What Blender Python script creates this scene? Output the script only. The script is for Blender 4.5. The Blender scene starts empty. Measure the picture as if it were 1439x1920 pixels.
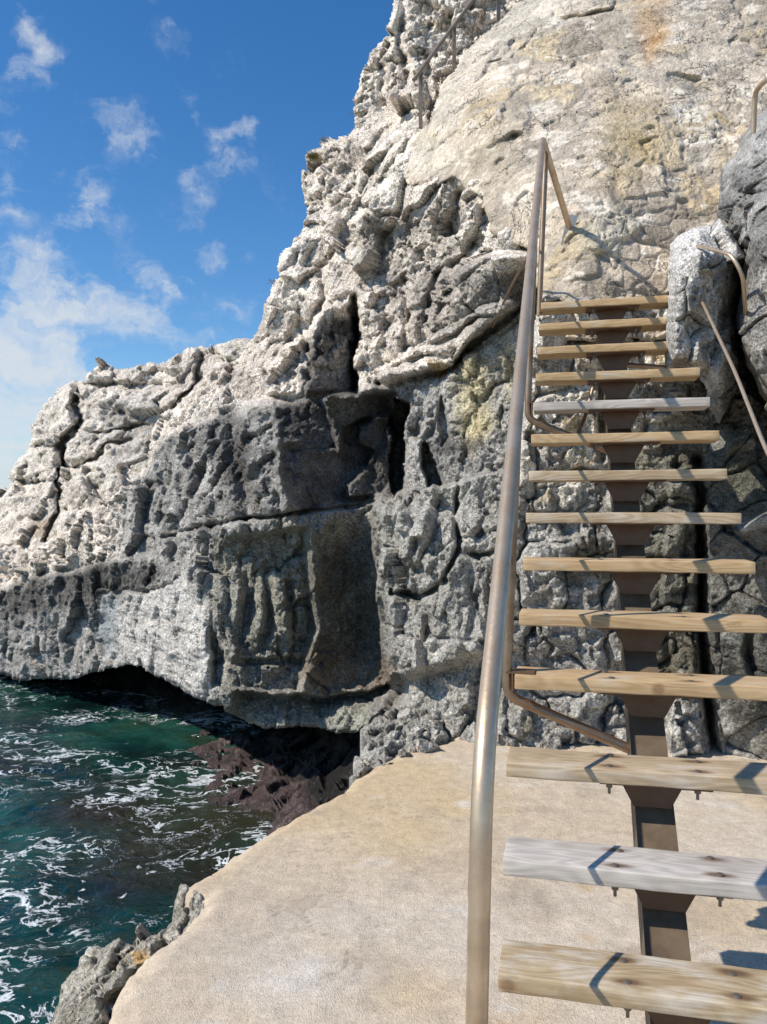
import bpy, math, random
import numpy as np
from mathutils import Vector
random.seed(7); np.random.seed(7)
C = bpy.context.scene.collection
F = 1500.0
def P3(x, y, z):                      # a point of the place, given its bearing and its distance
    return np.array([(x-719.5)/F*z, z, (960.0-y)/F*z])

# ------------------------------------------------------------------ noise
def h3(ix, iy, iz, seed=0):
    with np.errstate(over='ignore'):
        n = (ix.astype(np.int64)*374761393 + iy.astype(np.int64)*668265263 + iz.astype(np.int64)*1103515245 + seed*1274126177) & 0xffffffff
        n = ((n ^ (n >> 13))*1274126177) & 0xffffffff
        n = ((n ^ (n >> 16))*2246822519) & 0xffffffff
        n = n ^ (n >> 15)
    return (n & 0xffffff)/float(0xffffff)
def vn(p, seed=0):
    i = np.floor(p).astype(np.int64); f = p-i; f = f*f*f*(f*(f*6-15)+10)
    r = 0
    for dx in (0, 1):
        wx = f[:, 0] if dx else 1-f[:, 0]
        for dy in (0, 1):
            wy = f[:, 1] if dy else 1-f[:, 1]
            for dz in (0, 1):
                wz = f[:, 2] if dz else 1-f[:, 2]
                r = r + wx*wy*wz*h3(i[:, 0]+dx, i[:, 1]+dy, i[:, 2]+dz, seed)
    return r*2-1
def fbm(p, o=4, seed=0, g=.5, lac=2.03):
    a = 1.; s = 0; t = 0
    for k in range(o):
        s = s+a*vn(p*lac**k+k*17.3, seed+k); t += a; a *= g
    return s/t
def ridged(p, o=4, seed=0, g=.55):
    a = 1.; s = 0; t = 0
    for k in range(o):
        s = s+a*(1-2*np.abs(vn(p*2.1**k+k*11.7, seed+k))); t += a; a *= g
    return s/t
def vor(p, seed=0, jit=.9, cheb=False):
    i = np.floor(p).astype(np.int64); n = len(p)
    f1 = np.full(n, 9.); f2 = np.full(n, 9.); cid = np.zeros(n); dv = np.zeros((n, 3))
    for dx in (-1, 0, 1):
        for dy in (-1, 0, 1):
            for dz in (-1, 0, 1):
                a, b, c = i[:, 0]+dx, i[:, 1]+dy, i[:, 2]+dz
                q = np.stack([a+.5+jit*(h3(a, b, c, seed)-.5), b+.5+jit*(h3(a, b, c, seed+1)-.5), c+.5+jit*(h3(a, b, c, seed+2)-.5)], 1)
                v = p-q; d = np.abs(v).max(1) if cheb else np.sqrt((v*v).sum(1)); cl = d < f1
                f2 = np.where(cl, f1, np.minimum(f2, d)); f1 = np.where(cl, d, f1)
                cid = np.where(cl, h3(a, b, c, seed+3), cid); dv = np.where(cl[:, None], v, dv)
    return f1, f2, cid, dv
def sst(a, b, x):
    t = np.clip((x-a)/(b-a), 0, 1); return t*t*(3-2*t)
def tiltax(p, a=.14, b=.5):      # turn into the rock's own joint directions
    ca, sa, cb, sb = math.cos(a), math.sin(a), math.cos(b), math.sin(b)
    x, y, z = p[:, 0]*cb+p[:, 1]*sb, -p[:, 0]*sb+p[:, 1]*cb, p[:, 2]
    return np.stack([x*ca+z*sa, y, -x*sa+z*ca], 1)
def facets(p, seed=0, tilt=1.0, cheb=False):      # broken blocks: every cell its own offset and its own tilted face
    f1, f2, cid, dv = vor(p, seed, cheb=cheb)
    k = (cid*99991) % 1.0; k2 = (cid*7919) % 1.0; k3 = (cid*31337) % 1.0
    t = (k-.5)*dv[:, 0]+(k2-.5)*dv[:, 1]+(k3-.5)*dv[:, 2]
    return (cid-.5)+t*2*tilt, f2-f1, cid
# ------------------------------------------------------------------ 2-D helpers on the bearing grid
def inpoly(x, y, poly):
    r = np.zeros(len(x), bool); n = len(poly)
    for k in range(n):
        x0, y0 = poly[k]; x1, y1 = poly[(k+1) % n]
        if y0 == y1: continue
        c = ((y0 > y) != (y1 > y)) & (x < (x1-x0)*(y-y0)/(y1-y0)+x0)
        r ^= c
    return r
def dline(x, y, pts, closed=False):
    best = np.full(len(x), 1e9); sgn = np.ones(len(x)); par = np.zeros(len(x))
    m = len(pts) if closed else len(pts)-1
    L = [math.dist(pts[k], pts[(k+1) % len(pts)]) for k in range(m)]; T = sum(L); acc = 0
    for k in range(m):
        x0, y0 = pts[k]; x1, y1 = pts[(k+1) % len(pts)]; dx, dy = x1-x0, y1-y0
        t = np.clip(((x-x0)*dx+(y-y0)*dy)/(dx*dx+dy*dy), 0, 1)
        ex, ey = x-x0-t*dx, y-y0-t*dy; d = np.hypot(ex, ey); cl = d < best
        best = np.where(cl, d, best); sgn = np.where(cl, np.sign(dx*(y-y0)-dy*(x-x0)), sgn); par = np.where(cl, (acc+t*L[k])/T, par)
        acc += L[k]
    return best, sgn, par
def softpoly(x, y, poly, soft):
    d, _, _ = dline(x, y, poly, True); s = np.where(inpoly(x, y, poly), d, -d)
    return sst(-soft, soft, s)
def tps(pts, x, y):
    a = np.array(pts, float); X = a[:, :2]/1000; z = a[:, 2]; n = len(a)
    def U(r2): return .5*r2*np.log(r2+1e-9)
    K = U(((X[:, None]-X[None])**2).sum(-1))+np.eye(n)*3e-4
    Pm = np.hstack([np.ones((n, 1)), X]); A = np.vstack([np.hstack([K, Pm]), np.hstack([Pm.T, np.zeros((3, 3))])])
    w = np.linalg.solve(A, np.concatenate([z, np.zeros(3)])); r = w[n]+w[n+1]*x/1000+w[n+2]*y/1000
    for k in range(n): r = r+w[k]*U((x/1000-X[k, 0])**2+(y/1000-X[k, 1])**2)
    return r
def apply_feats(x, y, feats):
    r = np.zeros(len(x))
    for f in feats:
        kind = f[0]
        if kind == 'step':
            _, pts, amp, fall, w = f; d, s, t = dline(x, y, pts); sd = d*s
            end = sst(0, .08, t)*sst(0, .08, 1-t)
            r += amp*sst(-w, w, sd)*np.exp(-np.maximum(sd, 0)/fall)*end
        elif kind == 'crack':
            _, pts, amp, w = f; d, s, t = dline(x, y, pts)
            r -= amp*np.exp(-(d/w)**2)*(.45+.55*np.sin(np.pi*np.clip(t, .02, .98)))
        else:
            _, poly, amp, soft, gx, gy = f; m = softpoly(x, y, poly, soft)
            cx = sum(p[0] for p in poly)/len(poly); cy = sum(p[1] for p in poly)/len(poly)
            r += m*(amp+gx*(x-cx)/100+gy*(y-cy)/100)
    return r
# ------------------------------------------------------------------ objects
def setp(o, label=None, cat=None, group=None, kind=None):
    for k, v in (('label', label), ('category', cat), ('group', group), ('kind', kind)):
        if v: o[k] = v
    return o
def link_mesh(name, me, mat, parent=None, smooth=True):
    if mat: me.materials.append(mat)
    if smooth: me.polygons.foreach_set('use_smooth', np.ones(len(me.polygons), bool))
    o = bpy.data.objects.new(name, me); C.objects.link(o)
    if parent: o.parent = parent
    return o
def np_mesh(name, V, Q, col=None):
    me = bpy.data.meshes.new(name); nv = len(V); nq = len(Q)
    me.vertices.add(nv); me.vertices.foreach_set('co', np.ascontiguousarray(V, dtype=np.float32).ravel())
    me.loops.add(nq*4); me.loops.foreach_set('vertex_index', np.ascontiguousarray(Q, dtype=np.int32).ravel())
    me.polygons.add(nq); me.polygons.foreach_set('loop_start', np.arange(0, nq*4, 4, dtype=np.int32))
    me.update(calc_edges=True); me.validate()
    if col is not None:
        at = me.color_attributes.new('tint', 'FLOAT_COLOR', 'POINT')
        at.data.foreach_set('color', np.ascontiguousarray(np.hstack([col, np.ones((len(col), 1))]), dtype=np.float32).ravel())
    return me
def rock_sheet(name, outline, ctrl, feats, relief, colour, mat, step=2.2, warp=7, rnd=(26, .35), skirt=((0, 1.2, 0), (0, 3.5, -.3)), parent=None, seed=0):
    xs = [p[0] for p in outline]; ys = [p[1] for p in outline]
    gx = np.arange(min(xs)-step, max(xs)+2*step, step); gy = np.arange(min(ys)-step, max(ys)+2*step, step)
    nx, ny = len(gx), len(gy); X, Y = np.meshgrid(gx, gy); x = X.ravel(); y = Y.ravel()
    z0 = tps(ctrl, x, y)
    q = np.stack([(x-719.5)/F*z0, z0, (960-y)/F*z0], 1)
    wx = x+warp*fbm(q*2.3, 3, 50+seed)+warp*.35*vn(q*9, 77); wy = y+warp*fbm(q*2.3+31, 3, 60+seed)+warp*.35*vn(q*9+5, 78)
    inside = inpoly(wx, wy, outline)
    dE, _, _ = dline(wx, wy, outline, True)
    fe = apply_feats(wx, wy, feats)
    z = z0-fe
    zn = z0-.12*fe; Pn = np.stack([(x-719.5)/F*zn, zn, (960-y)/F*zn], 1)
    if rnd[1] > 0:
        t = np.clip(1-dE/rnd[0], 0, 1); z = z+rnd[1]*t*t
    Pt = np.stack([(x-719.5)/F*z, z, (960-y)/F*z], 1)
    G = q.reshape(ny, nx, 3); du = np.gradient(G, axis=1); dv = np.gradient(G, axis=0)
    n = np.cross(dv, du).reshape(-1, 3); n /= np.linalg.norm(n, axis=1)[:, None]+1e-9
    cam = -Pt/np.linalg.norm(Pt, axis=1)[:, None]
    n = n*np.sign((n*cam).sum(1))[:, None]; n = .38*n+.62*cam; n /= np.linalg.norm(n, axis=1)[:, None]
    sel = inside | (dE < 2*step); rel, aux = relief(Pn[sel], wx[sel], wy[sel])
    rg = np.zeros(len(x)); rg[sel] = rel; wg = sel.astype(float)
    def blur(a):
        a = a.reshape(ny, nx); a = np.pad(a, 1, mode='edge'); a = (a[:-2]+2*a[1:-1]+a[2:])/4; a = (a[:, :-2]+2*a[:, 1:-1]+a[:, 2:])/4; return a.ravel()
    rb = blur(rg*wg)/np.maximum(blur(wg), 1e-3); rel = .78*rel+.22*rb[sel]
    V = Pt.copy(); V[sel] += n[sel]*rel[:, None]
    col = np.full((len(x), 3), .2); col[sel] = colour(Pn[sel], wx[sel], wy[sel], aux)
    # keep the quads inside the outline
    ins = inside.reshape(ny, nx); idx = np.arange(nx*ny).reshape(ny, nx)
    k = ins[:-1, :-1] & ins[1:, :-1] & ins[:-1, 1:] & ins[1:, 1:]
    Q = np.stack([idx[:-1, :-1][k], idx[1:, :-1][k], idx[1:, 1:][k], idx[:-1, 1:][k]], 1)
    # boundary edges become a skirt that carries the rock back into depth
    ed = np.concatenate([Q[:, [0, 1]], Q[:, [1, 2]], Q[:, [2, 3]], Q[:, [3, 0]]])
    key = np.sort(ed, 1); kk = key[:, 0].astype(np.int64)*(nx*ny)+key[:, 1]
    u, inv, cnt = np.unique(kk, return_inverse=True, return_counts=True); be = ed[cnt[inv] == 1]
    bv = np.unique(be); base = len(V)
    cen = V[bv].mean(0)
    newV = []; newC = []; prev = {int(b): int(b) for b in bv}; QQ = [Q]
    for li, s in enumerate(skirt):
        rad = V[bv]/np.linalg.norm(V[bv], axis=1)[:, None]
        nvv = V[bv]+rad*s[1]+np.array([s[0], 0, s[2]])
        m = {int(b): base+i for i, b in enumerate(bv)}
        QQ.append(np.array([[prev[int(a)], m[int(a)], m[int(b)], prev[int(b)]] for a, b in be]))
        prev = m; base += len(bv); newV.append(nvv); newC.append(col[bv])
    V = np.vstack([V]+newV); col = np.vstack([col]+newC); Q = np.vstack(QQ)
    used = np.unique(Q); remap = np.full(len(V), -1); remap[used] = np.arange(len(used))
    me = np_mesh(name, V[used], remap[Q][:, ::-1], np.clip(col[used], 0.003, 1))
    return link_mesh(name, me, mat, parent)
def paint(x, y, col, layers, q):
    for poly, c, s, soft, brk in layers:
        m = softpoly(x, y, poly, soft)*s
        if brk: m = np.clip(m*(1+brk*1.6*(fbm(q*2.2, 5, 400+int(poly[0][0]) % 90, .6))), 0, 1)*1.0
        col = col*(1-m[:, None])+np.array(c)[None]*m[:, None]
    return col

# ------------------------------------------------------------------ materials
def newmat(name):
    m = bpy.data.materials.new(name); m.use_nodes = True; nt = m.node_tree; b = nt.nodes['Principled BSDF']
    return m, nt, b
def N(nt, t, **kw):
    n = nt.nodes.new(t)
    for k, v in kw.items():
        if k.startswith('i_'):
            kk = k[2:]; n.inputs[int(kk) if kk.isdigit() else kk.replace('_', ' ')].default_value = v
        else: setattr(n, k, v)
    return n
def lk(nt, a, b): nt.links.new(a, b)
def ramp(nt, fac, stops):
    r = N(nt, 'ShaderNodeValToRGB'); e = r.color_ramp.elements
    while len(e) < len(stops): e.new(.5)
    for k, (p, c) in enumerate(stops): e[k].position = p; e[k].color = (*c, 1) if len(c) == 3 else c
    lk(nt, fac, r.inputs[0]); return r.outputs[0]
def mixc(nt, fac, a, b, mode='MIX'):
    m = N(nt, 'ShaderNodeMix', data_type='RGBA', blend_type=mode)
    for s, v in ((0, fac), (6, a), (7, b)):
        if hasattr(v, 'is_linked') or hasattr(v, 'links'): lk(nt, v, m.inputs[s])
        else: m.inputs[s].default_value = v if s == 0 else (*v, 1)
    return m.outputs[2]
def math_(nt, op, a, b=0.0, c=None):
    m = N(nt, 'ShaderNodeMath', operation=op)
    for s, v in enumerate((a, b) if c is None else (a, b, c)):
        if hasattr(v, 'links'): lk(nt, v, m.inputs[s])
        else: m.inputs[s].default_value = v
    return m.outputs[0]
def rockmat(name, scale=1.0, bump=.5, rough=.92, contrast=.35, stretch=(1, 1, 1), dist=.02, spec=.2, cracks=0, grain=.5):
    m, nt, b = newmat(name)
    tc = N(nt, 'ShaderNodeTexCoord'); mp = N(nt, 'ShaderNodeMapping'); mp.inputs['Scale'].default_value = stretch
    lk(nt, tc.outputs['Object'], mp.inputs[0]); co = mp.outputs[0]
    at = N(nt, 'ShaderNodeVertexColor', layer_name='tint')
    n1 = N(nt, 'ShaderNodeTexNoise', i_Scale=22*scale, i_Detail=5.0, i_Roughness=.72); lk(nt, co, n1.inputs['Vector'])
    n2 = N(nt, 'ShaderNodeTexNoise', i_Scale=5*scale, i_Detail=4.0, i_Roughness=.6); lk(nt, co, n2.inputs['Vector'])
    v = N(nt, 'ShaderNodeTexVoronoi', i_Scale=38*scale, feature='F1'); lk(nt, co, v.inputs['Vector'])
    f = math_(nt, 'ADD', math_(nt, 'MULTIPLY', n1.outputs[0], .6), math_(nt, 'MULTIPLY', n2.outputs[0], .4))
    lo, hi = 1-contrast*1.5, 1+contrast*1.5
    g = ramp(nt, f, [(.34, (lo, lo, lo*.98)), (.66, (hi*.667+.333*hi, hi, hi))])
    cc = mixc(nt, 1.0, at.outputs[0], g, 'MULTIPLY')
    n3 = N(nt, 'ShaderNodeTexNoise', i_Scale=75*scale, i_Detail=2.0, i_Roughness=.8); lk(nt, co, n3.inputs['Vector'])
    g3 = ramp(nt, n3.outputs[0], [(.36, (1-grain,)*3), (.5, (1, 1, 1)), (.64, (1+grain,)*3)]); cc = mixc(nt, 1.0, cc, g3, 'MULTIPLY')
    ck = None
    if cracks:
        wn = N(nt, 'ShaderNodeTexNoise', i_Scale=3.0, i_Detail=4.0, i_Roughness=.6); lk(nt, co, wn.inputs['Vector'])
        sc_ = N(nt, 'ShaderNodeVectorMath', operation='SCALE'); lk(nt, wn.outputs['Color'], sc_.inputs[0]); sc_.inputs['Scale'].default_value = .55
        ad_ = N(nt, 'ShaderNodeVectorMath', operation='ADD'); lk(nt, co, ad_.inputs[0]); lk(nt, sc_.outputs[0], ad_.inputs[1])
        for vs, wd_, ms_, th in ((3.2, .012, 2.2, .50), (8.0, .018, 1.5, .53)):
            ve = N(nt, 'ShaderNodeTexVoronoi', i_Scale=vs, feature='DISTANCE_TO_EDGE'); lk(nt, ad_.outputs[0], ve.inputs['Vector'])
            mk = N(nt, 'ShaderNodeTexNoise', i_Scale=ms_, i_Detail=1.0); lk(nt, co, mk.inputs['Vector'])
            e_ = N(nt, 'ShaderNodeMapRange'); lk(nt, ve.outputs['Distance'], e_.inputs['Value']); e_.inputs['From Min'].default_value = wd_*.3; e_.inputs['From Max'].default_value = wd_*1.3; e_.inputs['To Min'].default_value = 1; e_.inputs['To Max'].default_value = 0
            k_ = N(nt, 'ShaderNodeMapRange'); lk(nt, mk.outputs[0], k_.inputs['Value']); k_.inputs['From Min'].default_value = th; k_.inputs['From Max'].default_value = th+.05
            t_ = math_(nt, 'MULTIPLY', e_.outputs[0], k_.outputs[0]); ck = t_ if ck is None else math_(nt, 'MAXIMUM', ck, t_)
        cc = mixc(nt, math_(nt, 'MULTIPLY', ck, cracks), cc, (.13, .11, .09))
    lk(nt, cc, b.inputs['Base Color'])
    b.inputs['Roughness'].default_value = rough; b.inputs['Specular IOR Level'].default_value = spec
    hgt = math_(nt, 'ADD', math_(nt, 'ADD', math_(nt, 'MULTIPLY', n1.outputs[0], 1.0), math_(nt, 'MULTIPLY', n3.outputs[0], .5)), math_(nt, 'MULTIPLY', v.outputs[0], .45))
    if ck is not None: hgt = math_(nt, 'SUBTRACT', hgt, math_(nt, 'MULTIPLY', ck, .8))
    bp = N(nt, 'ShaderNodeBump', i_Strength=bump, i_Distance=dist); lk(nt, hgt, bp.inputs['Height']); lk(nt, bp.outputs[0], b.inputs['Normal'])
    return m
M_rock = rockmat('limestone', .75, .75, .92, .26, dist=.05, grain=.50, cracks=.6)
M_far = rockmat('far_limestone', .45, .75, .95, .28, dist=.07, grain=.42, cracks=.7)
M_pit = rockmat('pitted_grey_limestone', 1.1, 1.0, .88, .40, dist=.03, grain=.45)
M_wall = rockmat('mortared_stone', 1.2, .8, .92, .25, dist=.016, grain=.22, cracks=.8)
M_algae = rockmat('purple_algae_rock', 1.6, 1.0, .38, .55, dist=.04, spec=.6, grain=.6)

# ------------------------------------------------------------------ palettes (linear)
CREAM = np.array([.84, .755, .65]); WHITE = np.array([.68, .63, .56]); TAN = np.array([.47, .385, .29])
GREY = np.array([.37, .355, .325]); LGREY = np.array([.52, .495, .455]); DARK = np.array([.085, .080, .073]); OLIVE = np.array([.10, .09, .056])
RUST = np.array([.22, .125, .06]); YEL = np.array([.52, .45, .27]); BLACK = np.array([.03, .03, .03])
def mixv(a, b, t): return a*(1-t[:, None])+b*t[:, None]

# ================================================================== CLIFF
def crumbly(P, k=1.0, seed=0):
    w = np.stack([fbm(P*1.6+7*a, 3, 20+a+seed) for a in range(3)], 1)
    q = P+.09*w
    a, e1, c1 = facets(tiltax(q, -.35)*np.array([2.3, 2.3, 2.6])*k, 1+seed, 1.9, True)
    b, e2, c2 = facets(tiltax(q, -.25)*np.array([6.2, 6.2, 8.0])*k+3, 11+seed, 2.0, True)
    c, e3, c3 = facets(q*18*k+5, 21+seed, 2.0)
    mk = sst(-.25, .3, fbm(P*1.4+3, 3, 39+seed))
    r = (.115*a+.052*b*(.25+.75*mk)+.026*c*(.25+.75*mk))/k
    r -= (.045*(1-sst(0, .05, e1))+.014*(1-sst(0, .07, e2))*sst(-.2, .3, w[:, 0])+.008*(1-sst(0, .15, e3)))/k
    r += .05*fbm(P*1.1, 3, 33+seed)/k+.013*fbm(P*14*k, 3, 35+seed, .65)/k
    return r, c1, c2, e1, e2
def weathered(P, seed=0):
    w = np.stack([fbm(P*2+7*a, 3, 120+a+seed) for a in range(3)], 1)
    q = P+.07*w
    a, e1, c1 = facets(tiltax(q, .16)*np.array([1.9, 1.9, 1.35]), 101+seed, 1.7, True); a2, e4, c4 = facets(tiltax(q, .1)*np.array([5.5, 5.5, 4.]), 131+seed, 1.8, True)
    fl = ridged(q*np.array([3.6, 3.6, .75]), 3, 103+seed)
    pit = vn(P*np.array([17, 17, 12])+w*2, 105+seed); pit2 = vn(P*38, 107+seed)
    a5, e5, c5 = facets(q*np.array([15, 15, 10.]), 141+seed, 2.0); hc = np.abs(fbm(P*np.array([3.2, 3.2, 1.4])+2, 4, 145+seed, .55)); gm_ = sst(-.1, .25, fbm(P*1.6, 2, 147+seed))
    r = .10*a+.042*a2+.018*a5*(.3+.7*gm_)-.035*(1-sst(0, .022, hc))*gm_+.035*fl+.04*fbm(P*4.5, 4, 109+seed, .6)-.012*sst(.2, .75, pit)-.006*sst(.2, .7, pit2)
    r -= .035*(1-sst(0, .07, e1))
    r += .020*fbm(P*30, 2, 111+seed, .8)
    return r, c1
DZ = [(-300, 1130), (-60, 1112), (20, 1104), (60, 1078), (150, 1062), (225, 1042), (218, 960), (235, 905), (285, 875), (300, 830), (380, 785), (470, 756), (540, 750), (620, 742), (735, 728), (790, 708), (860, 685), (915, 620), (1000, 580), (1150, 540), (1150, 1600), (-300, 1600)]
def cliff_relief(P, x, y):
    d = softpoly(x+14*fbm(P*3, 3, 210), y+14*fbm(P*3+9, 3, 211), DZ, 16)
    r1, c1, c2, e1, e2 = crumbly(P); r2, c3 = weathered(P)
    # close-packed boulders and layers above the dark band
    lay = softpoly(x, y, [(690, 560), (820, 480), (990, 480), (1000, 640), (880, 690), (700, 740)], 50)
    vv = P+.08*np.stack([fbm(P*3+7*a, 2, 230+a) for a in range(3)], 1)
    sausage = .10*np.sqrt(np.abs(np.sin((vv[:, 2]*1.0-vv[:, 0]*.35)*9.5)))
    # sharply bedded pale face low on the left
    bed = softpoly(x, y, [(190, 1120), (330, 1090), (400, 1120), (410, 1310), (300, 1290), (200, 1210)], 25)
    bb = .06*ridged(P*np.array([1.2, 1.2, 7.0]), 3, 240)+.03*fbm(P*np.array([6, 6, 22]), 3, 241)
    smooth = softpoly(x, y, [(570, 1010), (700, 960), (712, 1100), (735, 1290), (600, 1310), (575, 1180)], 30)
    smooth2 = softpoly(x, y, [(515, 770), (730, 740), (732, 915), (560, 950), (525, 950)], 20)
    r = r1*(1-d)+(r2*(1-.6*bed)+bb*bed)*d
    r = r*(1-.5*np.maximum(smooth*.9, smooth2*.8))
    r = r*(1-.45*lay)+lay*sausage
    return r, (d, c1, c2, c3, e1, e2)
def cliff_colour(P, x, y, aux):
    d, c1, c2, c3, e1, e2 = aux; n = len(P)
    f = fbm(P*1.3, 4, 300); f2 = fbm(P*6, 4, 301, .6)
    col = np.tile(CREAM, (n, 1)); col = mixv(col, np.tile([.76, .66, .565], (n, 1)), sst(-.2, .5, f)*.7)
    col = mixv(col, np.tile(LGREY*.95, (n, 1)), sst(.16, .6, fbm(P*2.2, 5, 302, .62))*.5)
    col = mixv(col, np.tile(TAN, (n, 1)), sst(.1, .6, fbm(P*3+4, 4, 306, .6))*.35)
    col = col*(.88+.24*c2)[:, None]
    g = np.tile(GREY, (n, 1)); g = mixv(g, np.tile(LGREY, (n, 1)), sst(0, .5, f2)*.55); g = mixv(g, np.tile(DARK*1.8, (n, 1)), sst(0.05, .5, fbm(P*2.5, 5, 303, .6))*.6)
    g = g*(.9+.2*c3)[:, None]
    col = mixv(col, g, d)
    L = [
        ([(515, 762), (540, 752), (735, 735), (737, 925), (560, 962), (530, 900)], DARK*1.0, .85, 14, .4), ([(390, 790), (440, 775), (475, 800), (480, 960), (430, 975), (400, 880)], DARK*1.2, .7, 14, .8),  # first patch paints shade onto the block's right-hand face
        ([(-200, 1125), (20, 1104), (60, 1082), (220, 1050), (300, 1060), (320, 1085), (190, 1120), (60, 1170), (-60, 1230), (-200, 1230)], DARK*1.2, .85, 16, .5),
        ([(-100, 1165), (60, 1155), (180, 1125), (200, 1262), (60, 1270), (-100, 1260)], LGREY*.75, .7, 18, .9), ([(200, 1122), (330, 1090), (400, 1130), (415, 1310), (320, 1285), (205, 1250)], LGREY*1.1, .85, 14, .3),
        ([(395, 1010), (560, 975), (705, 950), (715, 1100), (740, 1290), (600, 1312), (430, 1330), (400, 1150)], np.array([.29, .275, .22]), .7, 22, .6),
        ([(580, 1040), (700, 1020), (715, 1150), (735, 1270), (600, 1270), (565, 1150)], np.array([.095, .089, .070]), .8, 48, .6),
        ([(570, 1205), (640, 1215), (740, 1240), (745, 1285), (600, 1308), (560, 1260)], RUST*.9, .28, 22, 1.1),
        ([(395, 1310), (600, 1318), (700, 1300), (700, 1390), (500, 1380)], np.array([.33, .33, .27]), .8, 14, .5),
        ([(200, 1120), (222, 1115), (215, 1200), (200, 1240), (180, 1180)], np.array([.22, .27, .30]), .6, 10, .2),
        ([(706, 930), (960, 880), (1010, 1400), (770, 1330), (712, 1110)], np.array([.40, .385, .34]), .7, 20, .6),
        ([(850, 650), (905, 640), (925, 800), (880, 850), (855, 790)], YEL, .55, 22, 1.3),
        ([(930, 590), (990, 580), (985, 740), (945, 750)], YEL*1.05, .6, 18, 1.2),
        ([(800, 815), (905, 825), (900, 850), (805, 850)], DARK, .6, 12, .8),
        ([(690, 410), (860, 380), (900, 520), (830, 640), (720, 600), (670, 500)], np.array([.27, .24, .21]), .65, 45, 1.0),
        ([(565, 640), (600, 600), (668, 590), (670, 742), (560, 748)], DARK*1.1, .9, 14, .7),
        ([(850, 520), (990, 495), (990, 600), (930, 625), (850, 640)], np.array([.17, .16, .14]), .7, 25, .8),
        ([(420, 690), (500, 660), (520, 740), (430, 760)], np.array([.25, .22, .18]), .35, 25, 1.2),
        ([(805, 680), (838, 680), (835, 705), (805, 700)], np.array([.5, .32, .12]), .6, 9, .8),
    ]
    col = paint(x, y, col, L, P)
    # darker grey-brown along the joints of the pale rock
    col = mixv(col, np.tile([.16, .15, .13], (n, 1)), (1-sst(0, .08, e2))*(1-d)*.35*sst(-.3, .3, fbm(P*1.9, 3, 310)))
    return col*(1+.25*f2[:, None])
cl_out = [(735, -140), (733, -60), (735, 0), (728, 50), (702, 92), (674, 150), (668, 215), (650, 252), (602, 266), (578, 285), (573, 330), (571, 412), (558, 442), (530, 500), (506, 560), (494, 597), (462, 637), (440, 662), (400, 695), (370, 722), (332, 760), (302, 792), (286, 822), (280, 862), (250, 887), (215, 922), (175, 950), (130, 985), (90, 1010), (72, 1035), (0, 1022), (-60, 1018), (-160, 1020), (-300, 1060),
          (-300, 1290), (-100, 1268), (0, 1266), (60, 1276), (130, 1272), (190, 1262), (240, 1246), (290, 1262), (340, 1292), (400, 1322), (450, 1346), (500, 1366), (560, 1359), (640, 1381), (680, 1371), (705, 1348), (760, 1335), (800, 1345), (840, 1392), (840, 1440), (1060, 1440), (1110, 1000), (1110, 600), (1130, 300), (1130, -140)]
cl_ctrl = [(735, -100, 9.4), (760, 60, 9.0), (680, 200, 9.1), (600, 290, 9.4), (840, 120, 8.7), (900, 20, 8.9), (1000, -60, 9.2), (1100, -100, 9.4), (800, 250, 7.65), (720, 280, 7.95), (770, 345, 7.2), (850, 345, 6.68), (905, 370, 6.25), (915, 425, 6.05), (960, 455, 5.85), (1100, 150, 8.4), (1000, 300, 7.3),
           (574, 420, 8.8), (660, 400, 8.2), (760, 400, 7.2), (860, 400, 6.5), (950, 480, 5.98), (1040, 500, 6.3), (1120, 500, 6.4),
           (520, 560, 8.6), (600, 560, 8.2), (700, 560, 7.4), (800, 560, 6.9), (900, 560, 6.2), (470, 660, 8.8), (560, 700, 8.0), (700, 700, 7.3), (820, 690, 6.5), (930, 640, 6.0), (1030, 640, 5.8), (1120, 640, 5.8),
           (350, 780, 9.0), (450, 740, 8.5), (290, 860, 9.3), (400, 860, 8.0), (500, 860, 7.1), (620, 860, 7.2), (720, 850, 7.1), (800, 840, 6.4), (930, 800, 5.9), (1030, 800, 5.7), (1110, 800, 5.7),
           (200, 960, 10.0), (300, 1000, 8.7), (400, 1000, 7.4), (500, 1000, 6.8), (600, 1000, 6.9), (690, 1000, 6.9), (760, 1000, 6.2), (860, 1000, 5.8), (960, 1000, 5.6), (1060, 1000, 5.5),
           (0, 1040, 12.5), (-150, 1060, 14.5), (80, 1060, 11.3), (150, 1150, 10.3), (0, 1180, 12), (-150, 1200, 14), (-300, 1150, 16), (250, 1180, 8.8), (330, 1200, 7.7), (400, 1200, 7.0), (500, 1200, 6.7), (600, 1200, 6.8), (700, 1200, 6.7),
           (760, 1200, 6.1), (850, 1200, 5.6), (960, 1200, 5.35), (1060, 1200, 5.3), (100, 1260, 11), (240, 1250, 8.9), (400, 1320, 7.0), (500, 1360, 6.8), (640, 1370, 6.5), (700, 1340, 6.2), (780, 1290, 5.9), (850, 1390, 5.25), (960, 1400, 5.2), (1060, 1400, 5.2), (-150, 1270, 14)]
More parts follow.
